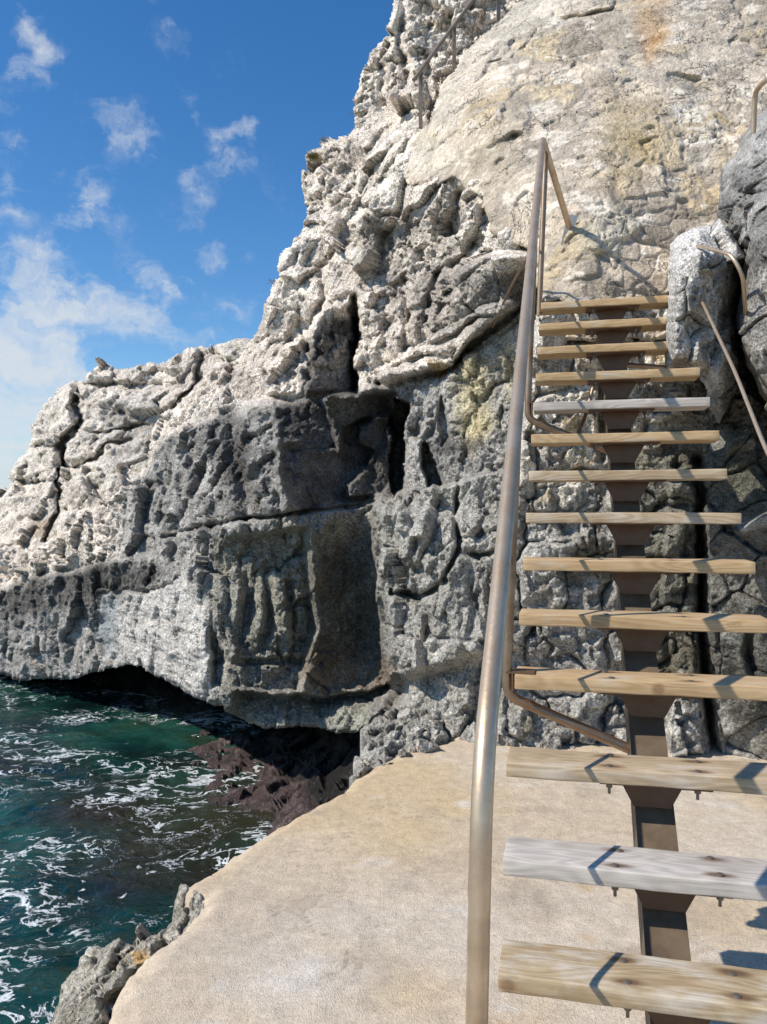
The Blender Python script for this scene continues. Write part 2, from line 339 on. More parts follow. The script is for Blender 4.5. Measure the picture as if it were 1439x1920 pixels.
cl_feats = [
    ('step', [(296, 818), (400, 777), (440, 790), (470, 758), (505, 750), (545, 753), (620, 741), (690, 729), (738, 728)], .38, 70, 6),
    ('crack', [(308, 1006), (345, 998), (390, 985), (430, 981), (480, 969), (560, 960), (620, 954), (690, 941), (706, 940)], .30, 4),
    ('step', [(308, 1008), (390, 987), (480, 971), (560, 962), (640, 952), (706, 942)], .12, 50, 4),
    ('poly', [(738, 746), (760, 757), (766, 835), (764, 918), (736, 930), (732, 880), (738, 820), (733, 790)], -1.3, 4, 0, 0),
    ('poly', [(797, 832), (808, 838), (818, 880), (824, 906), (797, 913), (794, 870)], -.5, 4, -.3, 0),
    ('poly', [(828, 745), (838, 770), (842, 820), (828, 835), (820, 790)], -.2, 5, -.3, 0),
    ('poly', [(582, 610), (615, 580), (655, 572), (668, 600), (669, 738), (572, 746), (580, 680)], .05, 6, -.85, 0),
    ('crack', [(662, 556), (667, 620), (667, 736)], .8, 7),
    ('step', [(560, 748), (557, 690), (575, 640), (590, 590), (650, 565)], .35, 80, 7),
    ('poly', [(512, 756), (560, 760), (735, 736), (735, 926), (560, 957), (530, 962), (518, 880)], .02, 7, -.42, -.05), ('poly', [(480, 770), (512, 752), (530, 900), (560, 960), (500, 968), (470, 880)], .18, 8, 0, 0),
    ('crack', [(428, 775), (440, 850), (462, 905), (468, 968)], .42, 15),
    ('crack', [(372, 800), (362, 850), (372, 930)], .24, 10), ('crack', [(345, 820), (342, 900), (352, 985)], .13, 7), ('crack', [(322, 835), (318, 900), (325, 985)], .12, 7), ('crack', [(400, 790), (402, 850), (400, 890)], .12, 8),
    ('poly', [(672, 800), (700, 783), (738, 776), (739, 860), (735, 928), (652, 932), (650, 908), (688, 872), (697, 845), (672, 832)], .30, 5, -.15, 0),
    ('poly', [(602, 746), (690, 730), (734, 733), (733, 790), (690, 784), (650, 800), (634, 850), (622, 790)], .25, 5, -.1, 0),
    ('step', [(738, 1296), (714, 1210), (706, 1100), (699, 1000), (708, 932)], .62, 170, 4),
    ('step', [(703, 934), (780, 915), (850, 906), (900, 889), (960, 882), (1020, 880)], .34, 110, 4),
    ('step', [(435, 1296), (560, 1302), (604, 1312), (700, 1294), (765, 1272)], -.55, 70, 5),
    ('poly', [(555, 1000), (700, 950), (712, 1120), (745, 1300), (600, 1315), (560, 1190)], -.30, 34, -.45, -.12),
    ('poly', [(396, 1050), (440, 1010), (570, 990), (590, 1180), (560, 1296), (402, 1290), (398, 1180)], -.22, 9, -.12, 0),
    ('crack', [(400, 1180), (420, 1230), (415, 1270)], .35, 14), ('crack', [(455, 1050), (470, 1120), (455, 1200)], .22, 10), ('crack', [(500, 1060), (505, 1150), (495, 1220)], .18, 9), ('crack', [(540, 1080), (545, 1180)], .15, 8),
    ('crack', [(400, 1240), (470, 1240), (540, 1235), (600, 1245)], .16, 6),
    ('crack', [(60, 1080), (150, 1063), (225, 1045)], .18, 5), ('step', [(-60, 1112), (20, 1100), (60, 1082), (150, 1064), (225, 1046), (300, 1040)], .22, 70, 9), ('crack', [(-60, 1060), (20, 1075), (45, 1095)], .3, 8),
    ('crack', [(200, 1112), (240, 1106), (310, 1106), (338, 1086)], .22, 4), ('crack', [(195, 1112), (188, 1180), (200, 1245)], .5, 17), ('crack', [(215, 1120), (250, 1240), (330, 1290)], .06, 6),
    ('crack', [(325, 990), (335, 1050), (350, 1090)], .3, 13), ('crack', [(240, 900), (232, 960), (240, 1040)], .12, 5), ('crack', [(262, 900), (268, 960), (262, 1030)], .10, 5),
    ('crack', [(853, 905), (848, 960), (862, 1030), (840, 1085)], .25, 5), ('crack', [(738, 1060), (741, 1112), (782, 1120), (840, 1090)], .28, 6), ('crack', [(772, 1118), (800, 1170), (812, 1285)], .2, 12), ('crack', [(780, 930), (772, 985)], .18, 8),
    ('crack', [(862, 1035), (900, 1045), (945, 1030)], .16, 6), ('crack', [(885, 1060), (895, 1150), (880, 1240)], .1, 9), ('crack', [(925, 1060), (915, 1180)], .1, 8),
    ('crack', [(716, 724), (790, 706), (850, 690), (872, 664), (935, 612), (990, 576)], .45, 6), ('step', [(990, 578), (935, 614), (872, 666), (850, 692), (790, 708), (716, 726)], .26, 55, 5),
    ('crack', [(768, 657), (840, 645), (870, 628), (905, 602)], .2, 6), ('crack', [(745, 690), (800, 672), (850, 670)], .16, 5),
    ('crack', [(906, 384), (908, 410), (882, 470), (852, 500), (826, 520), (810, 560), (796, 640)], .26, 9),
    ('poly', [(862, 500), (905, 478), (990, 470), (995, 565), (935, 598), (880, 602), (850, 570)], .28, 8, -.25, -.25),
    ('poly', [(872, 385), (910, 378), (912, 425), (895, 450), (872, 430)], .08, 9, -.1, 0),
    ('crack', [(735, 330), (720, 350), (690, 360)], .25, 8), ('crack', [(690, 60), (720, 130), (712, 200)], .2, 8), ('crack', [(758, 0), (752, 80), (765, 150), (755, 230)], .25, 8), ('crack', [(800, 100), (806, 190)], .22, 7), ('crack', [(640, 260), (700, 330), (650, 420), (620, 480)], .2, 10),
    ('crack', [(600, 500), (610, 560), (575, 610)], .25, 8), ('crack', [(500, 700), (540, 640), (560, 600)], .2, 8), ('crack', [(720, 560), (730, 640), (715, 700)], .2, 8), ('crack', [(760, 520), (770, 620), (762, 690)], .16, 7),
    ('poly', [(690, 430), (760, 400), (860, 430), (830, 520), (740, 560), (690, 520)], -.25, 25, -.1, 0),
    ('poly', [(510, 655), (560, 640), (575, 740), (500, 742)], .25, 8, -.2, 0),
]
cliff = rock_sheet('cliff', cl_out, cl_ctrl, cl_feats, cliff_relief, cliff_colour, M_rock, step=2.0, warp=6, rnd=(9, .12), skirt=((0, .8, 0), (0, 2.2, 0), (0, 4.5, 0)))
setp(cliff, kind='structure')

# far headland on the left
def head_relief(P, x, y):
    w = np.stack([fbm(P*1.0+7*a, 3, 520+a) for a in range(3)], 1); q = P+.12*w
    a, e1, c1 = facets(tiltax(q, .05)*np.array([.75, .75, 1.25]), 501, 1.6, True); b, e2, c2 = facets(tiltax(q, .05)*np.array([2.8, 2.8, 4.2]), 511, 1.6, True)
    bed = ridged(q*np.array([.25, .25, 2.0]), 3, 515)
    r = .20*a+.06*b+.15*bed+.06*fbm(P*3, 4, 516, .6)+.035*fbm(P*9, 3, 517)
    r -= .12*(1-sst(0, .035, e1))+.03*(1-sst(0, .08, e2))
    return r, (c1, c2, e1)
def head_colour(P, x, y, aux):
    c1, c2, e1 = aux; n = len(P); col = np.tile([.70, .635, .55], (n, 1))
    col = mixv(col, np.tile([.44, .41, .365], (n, 1)), sst(0.05, .5, fbm(P*.9, 5, 530, .65))*.7)
    col = paint(x, y, col, [([(200, 760), (280, 750), (300, 860), (210, 900), (190, 830)], np.array([.33, .315, .285]), .6, 30, 1.0), ([(330, 690), (400, 660), (350, 760), (300, 790)], np.array([.55, .48, .41]), .8, 20, .3),
                            ([(50, 960), (110, 970), (90, 1010), (50, 1000)], TAN*.9, .7, 10, .6)], P)
    return col*(.9+.2*c2)[:, None]
hd_out = [(-420, 1290), (-420, 1190), (-300, 1120), (-160, 1030), (-60, 965), (0, 922), (28, 882), (48, 852), (58, 800), (82, 760), (122, 728), (160, 715), (172, 684), (205, 677), (222, 690), (290, 681), (338, 668), (352, 655), (392, 660), (432, 640), (470, 636), (520, 640), (520, 900), (320, 1060), (100, 1110), (-100, 1120), (-100, 1290)]
hd_ctrl = [(-400, 1200, 22), (-200, 1080, 20), (0, 940, 17.5), (60, 820, 17.2), (180, 690, 16.8), (120, 860, 15.6), (0, 1020, 15.8), (100, 1000, 14.2), (230, 840, 14.6), (300, 700, 15.6), (430, 650, 15.2), (380, 800, 13.4), (250, 950, 13.6), (500, 700, 14), (-150, 1200, 19)]
hd_feats = [('crack', [(148, 715), (150, 790), (118, 830), (112, 900), (108, 960), (78, 1012)], .9, 5), ('crack', [(30, 905), (108, 902)], .5, 4), ('crack', [(112, 872), (180, 862), (200, 840), (240, 825)], .5, 5),
            ('crack', [(385, 658), (372, 700), (362, 740), (300, 790)], .6, 5), ('crack', [(100, 730), (130, 725), (240, 722), (300, 715)], .35, 4), ('crack', [(170, 900), (190, 930)], .4, 5), ('crack', [(210, 690), (215, 720)], .3, 4),
            ('step', [(110, 905), (180, 890), (240, 880)], .3, 60, 5), ('step', [(60, 800), (150, 795), (240, 780)], .25, 60, 6), ('crack', [(120, 800), (200, 812), (250, 790), (290, 800)], .35, 4), ('crack', [(60, 845), (112, 838)], .35, 4), ('crack', [(180, 725), (260, 728), (330, 712)], .3, 4), ('crack', [(255, 905), (262, 950)], .3, 4)]
head = rock_sheet('headland', hd_out, hd_ctrl, hd_feats, head_relief, head_colour, M_far, step=2.3, warp=7, rnd=(10, .3), skirt=((0, 2, 0), (0, 5, 0), (0, 9, 0)), seed=3)
setp(head, kind='structure')

# ------------------------------------------------------------------ cave bank with purple algae
def cave_relief(P, x, y):
    a, e, c = facets(P*4, 601, 1.2)
    return .10*a+.09*fbm(P*5, 5, 603, .65)+.035*fbm(P*26, 3, 605), (c,)
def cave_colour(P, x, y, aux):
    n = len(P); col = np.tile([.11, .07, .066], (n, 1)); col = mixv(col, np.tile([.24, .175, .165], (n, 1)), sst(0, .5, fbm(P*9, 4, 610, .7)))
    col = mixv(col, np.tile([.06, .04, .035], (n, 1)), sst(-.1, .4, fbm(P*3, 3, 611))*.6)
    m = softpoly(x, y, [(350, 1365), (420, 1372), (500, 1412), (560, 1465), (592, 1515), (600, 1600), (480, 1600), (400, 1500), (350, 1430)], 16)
    return mixv(np.tile([.022, .018, .015], (n, 1)), col, m)  # near-black away from the waterline: cave shade put into the colour
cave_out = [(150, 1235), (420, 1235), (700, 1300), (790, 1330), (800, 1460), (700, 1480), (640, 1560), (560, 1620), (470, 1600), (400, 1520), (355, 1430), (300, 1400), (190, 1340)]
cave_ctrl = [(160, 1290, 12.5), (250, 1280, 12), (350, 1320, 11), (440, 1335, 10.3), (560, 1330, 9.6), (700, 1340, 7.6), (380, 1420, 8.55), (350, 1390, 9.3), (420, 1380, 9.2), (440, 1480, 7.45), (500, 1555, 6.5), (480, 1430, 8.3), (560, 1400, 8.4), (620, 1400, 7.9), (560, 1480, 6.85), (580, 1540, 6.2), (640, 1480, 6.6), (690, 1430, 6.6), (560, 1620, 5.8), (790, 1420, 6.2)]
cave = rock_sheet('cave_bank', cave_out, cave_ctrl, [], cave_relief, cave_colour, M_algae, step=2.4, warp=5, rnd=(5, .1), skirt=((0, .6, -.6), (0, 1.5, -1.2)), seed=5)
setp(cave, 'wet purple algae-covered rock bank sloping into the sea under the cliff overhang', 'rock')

# ------------------------------------------------------------------ jagged pale rock beside the cave mouth
def jag_relief(P, x, y):
    a, e, c = facets(P*9, 701, 1.3); v = vn(P*16, 702)
    return .06*a+.06*fbm(P*9, 5, 703, .68)-.05*sst(.1, .6, v)-.03*(1-sst(0, .15, e)), (c,)
def jag_colour(P, x, y, aux):
    n = len(P); col = np.tile([.33, .315, .28], (n, 1)); return mixv(col, np.tile([.55, .52, .46], (n, 1)), sst(0, .4, fbm(P*7, 4, 710, .6)))*(.85+.3*aux[0])[:, None]
jag = rock_sheet('jagged_rock', [(645, 1495), (666, 1430), (688, 1396), (674, 1372), (698, 1346), (755, 1328), (800, 1322), (835, 1350), (850, 1410), (780, 1425), (700, 1452)],
                 [(800, 1330, 5.5), (840, 1400, 5.15), (760, 1400, 5.05), (700, 1440, 4.8), (665, 1455, 4.8), (690, 1370, 5.7), (740, 1350, 5.6)], [], jag_relief, jag_colour, M_pit, step=1.6, warp=6, rnd=(12, .15), skirt=((0, .4, -.2), (0, 1.0, -.6)), seed=7)
setp(jag, 'pale jagged rock at the cave mouth where the concrete slab meets the cliff', 'rock')

# ================================================================== STONE WALLS
def masonry_relief(P, x, y):
    q = P.copy(); q[:, 1] *= .45; w = np.stack([fbm(P*2.2+7*a, 4, 820+a) for a in range(3)], 1); q = q+.16*w
    f1, f2, cid, dv = vor(q*np.array([2.0, 2.0, 2.9]), 801); e = f2-f1
    g1, g2, cid2, _ = vor(q*np.array([5.5, 5.5, 8]), 811); e2 = g2-g1
    plaster = sst(-.15, .35, fbm(P*.8, 3, 830))
    face = (((cid*7919) % 1)-.5)*dv[:, 0]+(((cid*331) % 1)-.5)*dv[:, 2]
    stone = .03*sst(.02, .16, e)+.02*(cid-.5)+.10*face; small = .018*sst(.02, .14, e2)+.018*(cid2-.5)
    r = .55*(stone+small)*(1-.6*plaster)+.012*fbm(P*3, 4, 840, .6)+.009*fbm(P*12, 4, 841, .65)
    hole = vn(P*np.array([5, 5, 7])+w*2, 845); r -= .03*sst(.66, .8, hole)
    crack = np.abs(fbm(q*np.array([2.1, 2.1, 2.8]), 4, 846)); r -= .02*(1-sst(0, .012, crack))
    return r, (cid, e, cid2, e2, plaster, crack)
def masonry_colour(P, x, y, aux):
    cid, e, cid2, e2, pl, crack = aux; n = len(P)
    col = np.tile([.50, .44, .37], (n, 1))
    st = np.tile([.68, .595, .50], (n, 1)); st = mixv(st, np.tile([.53, .43, .27], (n, 1)), sst(.72, .8, cid)*.65); st = mixv(st, np.tile([.29, .265, .225], (n, 1)), sst(.25, .15, cid)*.0+(cid < .2)*.7)
    st = st*(.72+.5*cid2)[:, None]
    mort = np.tile([.42, .38, .335], (n, 1)); mort = mixv(mort, np.tile([.60, .55, .485], (n, 1)), sst(0, .4, fbm(P*6, 4, 850, .6)))
    m = sst(.03, .12, e)*sst(.0, .10, e2)*(1-.35*pl); col = mixv(mort, st, m)
    col = mixv(col, np.tile([.82, .77, .70], (n, 1)), sst(.22, .34, fbm(P*np.array([4, 4, 6])+3, 4, 851, .65))*.75)
    col = mixv(col, np.tile([.33, .30, .26], (n, 1)), sst(.2, .5, fbm(P*np.array([5, 5, 2.0])+8, 5, 852, .65))*.6)
    col = mixv(col, np.tile([.28, .25, .21], (n, 1)), (1-sst(0, .016, crack))*.6)
    L = [([(820, 120), (980, 0), (1200, -80), (1240, -60), (1000, 60), (880, 170), (830, 330), (740, 330), (720, 280), (800, 240)], np.array([.72, .69, .63]), .55, 40, .5),
         ([(1200, -60), (1255, -60), (1250, 80), (1215, 120), (1195, 60)], np.array([.50, .32, .17]), .8, 22, .9),
         ([(1140, 170), (1240, 200), (1235, 300), (1160, 360), (1110, 320)], np.array([.46, .36, .20]), .5, 40, .8),
         ([(1090, 420), (1180, 390), (1200, 440), (1150, 490), (1090, 480)], np.array([.62, .59, .50]), .6, 15, .2),
         ([(860, 250), (960, 230), (960, 330), (860, 350)], np.array([.60, .52, .40]), .45, 40, .7)]
    return paint(x, y, col, L, P)*np.array([1.0, .955, .875])
ms_out = [(1000, -140), (985, 0), (945, 30), (900, 72), (868, 105), (848, 135), (832, 165), (818, 190), (808, 226), (795, 244), (760, 262), (728, 284), (745, 305), (757, 332), (770, 352), (850, 340), (905, 366), (916, 425), (950, 455), (990, 462), (1004, 520), (1010, 640), (1500, 640), (1700, 300), (1700, -140)]
ms_ctrl = [(1070, 430, 5.32), (1020, 540, 5.30), (1240, 540, 5.22), (1250, 400, 5.45), (1300, 200, 6.0), (1439, 100, 6.25), (1439, -100, 7.0), (1100, 200, 6.15), (1000, 300, 5.95), (900, 210, 6.55), (820, 200, 7.3), (850, 135, 7.5), (950, 35, 7.7), (1000, -60, 8.2), (1200, -40, 7.2), (755, 310, 7.5), (730, 285, 7.8), (830, 330, 6.75), (905, 410, 6.1), (980, 470, 5.75), (1450, 400, 5.3), (1650, 300, 5.3), (1650, 0, 6.2), (1439, 600, 5.0)]
ms_feats = [('crack', [(1000, 62), (985, 95), (960, 110), (925, 118), (905, 150), (880, 165)], .07, 3.5), ('crack', [(1155, 0), (1148, 20), (1060, 45), (1040, 30)], .10, 5), ('crack', [(958, 262), (975, 258)], .10, 6),
            ('crack', [(1250, 150), (1300, 160), (1330, 165)], .09, 7), ('crack', [(1230, 260), (1200, 265), (1215, 285)], .05, 4), ('crack', [(870, 30), (900, 38)], .0, 4),
            ('poly', [(1090, 420), (1165, 385), (1205, 430), (1150, 485), (1095, 470)], .03, 4, 0, 0), ('poly', [(1060, 480), (1125, 465), (1130, 520), (1055, 530)], .025, 4, 0, 0), ('poly', [(1160, 310), (1240, 290), (1250, 360), (1170, 370)], .03, 4, 0, 0),
            ('poly', [(925, 200), (990, 190), (985, 255), (930, 265)], .04, 5, 0, 0), ('poly', [(1140, 520), (1260, 505), (1260, 570), (1120, 570)], .04, 12, 0, 0)]
ms = rock_sheet('masonry_wall', ms_out, ms_ctrl, ms_feats, masonry_relief, masonry_colour, M_wall, step=2.1, warp=11, rnd=(10, .05), skirt=((0, .8, 0), (0, 1.6, 0)), seed=9)
setp(ms, 'tall cream mortared stone retaining wall rising behind the top of the stairs', 'wall')

def rubble_relief(P, x, y):
    q = P.copy(); q[:, 1] *= .3; q = q+.10*np.stack([fbm(P*3+7*a, 4, 920+a) for a in range(3)], 1)
    f1, f2, cid, dv = vor(tiltax(q, .05, 0)*np.array([3.1, 3.1, 2.6]), 901, .8, True); e = f2-f1
    fa, ea, ca = facets(q*np.array([6.5, 6.5, 5.0])*np.array([1, 1.6, 1]), 951, 1.2); gm = sst(-.25, .35, fbm(P*1.7, 3, 955))
    r = (.02+.05*gm)*np.sqrt(sst(.0, .16, e))+.09*(cid-.5)+.05*fa+.1*((((cid*7919) % 1)-.5)*dv[:, 0]+(((cid*331) % 1)-.5)*dv[:, 2])
    pit = vn(P*24, 930); r += .05*fbm(P*7, 4, 931, .62)-.02*sst(.15, .7, pit)+.012*fbm(P*30, 2, 932)-.04*gm*(1-sst(0, .05, e))
    return r, (ca, e)
def rubble_colour(P, x, y, aux):
    cid, e = aux; n = len(P); col = np.tile([.36, .345, .315], (n, 1)); col = mixv(col, np.tile([.62, .59, .54], (n, 1)), sst(0, .4, fbm(P*6, 5, 940, .65))*.8)
    col = mixv(col, np.tile([.16, .14, .09], (n, 1)), sst(0.05, .45, fbm(P*3, 4, 941, .6))*.7)
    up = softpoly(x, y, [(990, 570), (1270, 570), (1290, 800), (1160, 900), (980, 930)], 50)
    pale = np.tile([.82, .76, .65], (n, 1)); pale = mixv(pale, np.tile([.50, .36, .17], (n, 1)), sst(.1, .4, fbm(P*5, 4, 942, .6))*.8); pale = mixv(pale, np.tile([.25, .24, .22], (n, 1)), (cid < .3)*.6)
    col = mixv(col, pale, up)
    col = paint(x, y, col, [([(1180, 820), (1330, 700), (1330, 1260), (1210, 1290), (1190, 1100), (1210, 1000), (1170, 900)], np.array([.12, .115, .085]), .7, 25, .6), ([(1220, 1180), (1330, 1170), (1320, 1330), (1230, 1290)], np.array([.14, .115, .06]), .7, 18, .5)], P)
    return col*(.85+.3*cid)[:, None]
wl_out = [(1012, 552), (1130, 556), (1270, 548), (1340, 560), (1360, 900), (1370, 1500), (900, 1500), (925, 1390), (940, 1200), (958, 1000), (975, 800), (990, 650)]
wl_ctrl = [(1010, 560, 5.05), (1250, 560, 5.05), (990, 700, 5.15), (1300, 700, 5.0), (960, 1000, 5.2), (1300, 1000, 5.05), (930, 1390, 5.2), (1150, 1395, 5.15), (1330, 1400, 5.0), (930, 1480, 5.2), (1330, 1480, 5.0)]
wl_feats = [('poly', [(1255, 880), (1312, 870), (1318, 1410), (1250, 1420), (1262, 1250), (1240, 1100)], .10, 5, 0, 0), ('crack', [(1308, 860), (1312, 1000), (1316, 1200), (1340, 1410)], .5, 7), ('crack', [(1005, 900), (1090, 880), (1170, 895)], .12, 5), ('step', [(985, 1020), (1100, 1000), (1180, 1010)], .08, 60, 5), ('crack', [(1125, 700), (1130, 860)], .2, 7)]
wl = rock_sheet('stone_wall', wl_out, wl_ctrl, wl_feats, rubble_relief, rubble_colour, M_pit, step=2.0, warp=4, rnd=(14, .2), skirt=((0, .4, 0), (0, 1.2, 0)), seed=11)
setp(wl, 'rough dry-laid wall of grey and rusty blocks seen between the wooden treads', 'wall')

# ------------------------------------------------------------------ boulders at the right
def boulder_relief(seed, amp=1.0, hs=1.0):
    def f(P, x, y):
        w = np.stack([fbm(P*2.5+7*a, 3, seed+a) for a in range(3)], 1); q = P+.08*w
        a, e, c = facets(q*3.0, seed+5, 1.0); s1 = vor(P*np.array([16, 16, 16])*hs+w*.6, seed+9)[0]; pk = sst(-.3, .3, fbm(P*3, 3, seed+15))
        return amp*(.09*a+.10*fbm(P*3, 4, seed+6, .6)+.016*fbm(P*20, 4, seed+7, .65)-.030*(1-sst(.12, .34, s1))*pk-.05*(1-sst(0, .03, e))), (c, 1-sst(.12, .34, s1), pk)
    return f
def boulder_colour(base, pale, dark, layers, seed):
    def f(P, x, y, aux):
        n = len(P); col = np.tile(base, (n, 1)); col = mixv(col, np.tile(pale, (n, 1)), sst(.0, .4, fbm(P*4.5, 5, seed, .68))*.85); col = mixv(col, np.tile(dark, (n, 1)), sst(.05, .5, fbm(P*3+5, 5, seed+3, .65))*.8)
        return paint(x, y, col, layers, P)
    return f
b1 = rock_sheet('boulder', [(1254, 700), (1250, 620), (1256, 560), (1252, 500), (1257, 455), (1275, 436), (1300, 425), (1335, 417), (1358, 425), (1372, 450), (1400, 480), (1420, 560), (1425, 640), (1410, 720), (1390, 770), (1350, 800), (1325, 760), (1318, 700), (1275, 692)],
                [(1256, 560, 4.08), (1256, 690, 3.99), (1275, 440, 4.3), (1310, 480, 4.08), (1320, 560, 4.02), (1300, 640, 3.99), (1350, 430, 4.35), (1370, 560, 4.4), (1400, 640, 4.7), (1340, 700, 4.2), (1400, 760, 4.75), (1425, 600, 4.9), (1330, 770, 4.5)],
                [('poly', [(1300, 470), (1360, 470), (1378, 500), (1335, 515), (1310, 510)], .07, 6, -.1, 0), ('poly', [(1345, 520), (1425, 470), (1425, 800), (1340, 800)], -.05, 14, -.6, 0), ('crack', [(1308, 640), (1318, 655), (1345, 640)], .05, 4)],
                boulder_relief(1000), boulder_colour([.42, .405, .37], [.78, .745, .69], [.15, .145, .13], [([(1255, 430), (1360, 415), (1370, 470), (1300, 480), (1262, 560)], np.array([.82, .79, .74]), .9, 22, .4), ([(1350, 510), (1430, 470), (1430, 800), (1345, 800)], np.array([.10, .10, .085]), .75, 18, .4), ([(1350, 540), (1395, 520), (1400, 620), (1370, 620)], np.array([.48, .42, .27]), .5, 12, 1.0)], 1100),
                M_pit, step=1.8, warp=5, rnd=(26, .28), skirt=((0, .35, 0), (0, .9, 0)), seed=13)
setp(b1, 'white-topped grey boulder hiding the right ends of the highest treads', 'boulder')
b2 = rock_sheet('boulder', [(1350, 430), (1346, 380), (1356, 320), (1372, 290), (1385, 255), (1410, 222), (1440, 195), (1500, 170), (1620, 160), (1700, 300), (1720, 700), (1600, 830), (1480, 800), (1436, 762), (1412, 740), (1398, 690), (1388, 640), (1384, 600), (1396, 560), (1402, 520), (1385, 470), (1366, 452)],
                [(1355, 400, 4.3), (1380, 300, 4.4), (1440, 210, 4.5), (1400, 400, 3.95), (1440, 500, 3.75), (1440, 350, 3.95), (1400, 560, 3.95), (1392, 640, 3.98), (1440, 640, 3.72), (1440, 740, 3.85), (1550, 500, 3.4), (1650, 500, 3.4), (1560, 780, 3.7), (1560, 220, 4.0)],
                [('crack', [(1385, 470), (1402, 440), (1412, 395), (1420, 380)], .16, 11), ('poly', [(1375, 385), (1410, 385), (1412, 430), (1380, 440)], -.10, 10, -.1, 0), ('step', [(1392, 640), (1410, 655), (1440, 650)], .04, 40, 5), ('crack', [(1405, 705), (1439, 695)], .05, 5)],
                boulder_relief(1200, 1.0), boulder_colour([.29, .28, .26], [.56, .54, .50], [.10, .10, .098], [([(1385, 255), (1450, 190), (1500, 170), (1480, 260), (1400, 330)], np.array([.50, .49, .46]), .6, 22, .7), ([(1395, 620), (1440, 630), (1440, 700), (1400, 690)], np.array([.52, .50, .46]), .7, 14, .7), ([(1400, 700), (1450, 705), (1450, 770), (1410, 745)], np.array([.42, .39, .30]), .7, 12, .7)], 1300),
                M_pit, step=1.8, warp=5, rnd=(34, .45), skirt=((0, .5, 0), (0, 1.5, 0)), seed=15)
setp(b2, 'big blue-grey pitted boulder at the right edge above the steel rods', 'boulder')
b3 = rock_sheet('rock_face', [(1300, 640), (1330, 720), (1322, 800), (1318, 900), (1316, 1000), (1318, 1200), (1330, 1300), (1338, 1460), (1700, 1600), (1800, 1000), (1700, 640), (1450, 600)],
                [(1320, 700, 5.1), (1340, 900, 4.8), (1340, 1100, 4.85), (1345, 1400, 4.95), (1439, 1420, 4.85), (1439, 1000, 4.55), (1439, 800, 4.75), (1439, 1200, 4.65), (1600, 1000, 4.3), (1600, 1400, 4.5), (1600, 700, 4.7), (1750, 1000, 4.1)],
                [('step', [(1370, 996), (1400, 984), (1439, 962), (1500, 955)], .22, 140, 4), ('crack', [(1410, 1180), (1400, 1230), (1425, 1290)], .14, 8), ('step', [(1335, 1300), (1400, 1310), (1439, 1300)], .08, 80, 5), ('poly', [(1360, 700), (1420, 720), (1420, 830), (1370, 850)], .1, 10, -.15, 0)],
                boulder_relief(1400, .9, .8), boulder_colour([.17, .165, .145], [.33, .325, .30], [.05, .055, .045], [([(1340, 1330), (1439, 1400), (1500, 1500), (1340, 1500)], np.array([.45, .43, .39]), .8, 22, .8), ([(1380, 985), (1445, 960), (1445, 985), (1390, 1000)], np.array([.6, .6, .58]), .8, 6, .3), ([(1370, 800), (1430, 880), (1439, 1000), (1340, 940)], np.array([.09, .09, .06]), .7, 25, .6)], 1500),  # thin pale strip: light catching the ledge, painted into the colour
                M_pit, step=2.0, warp=5, rnd=(18, .35), skirt=((0, .5, 0), (0, 1.2, 0)), seed=17)
setp(b3, 'dark damp rock face below the boulders at the right of the stairs', 'rock')

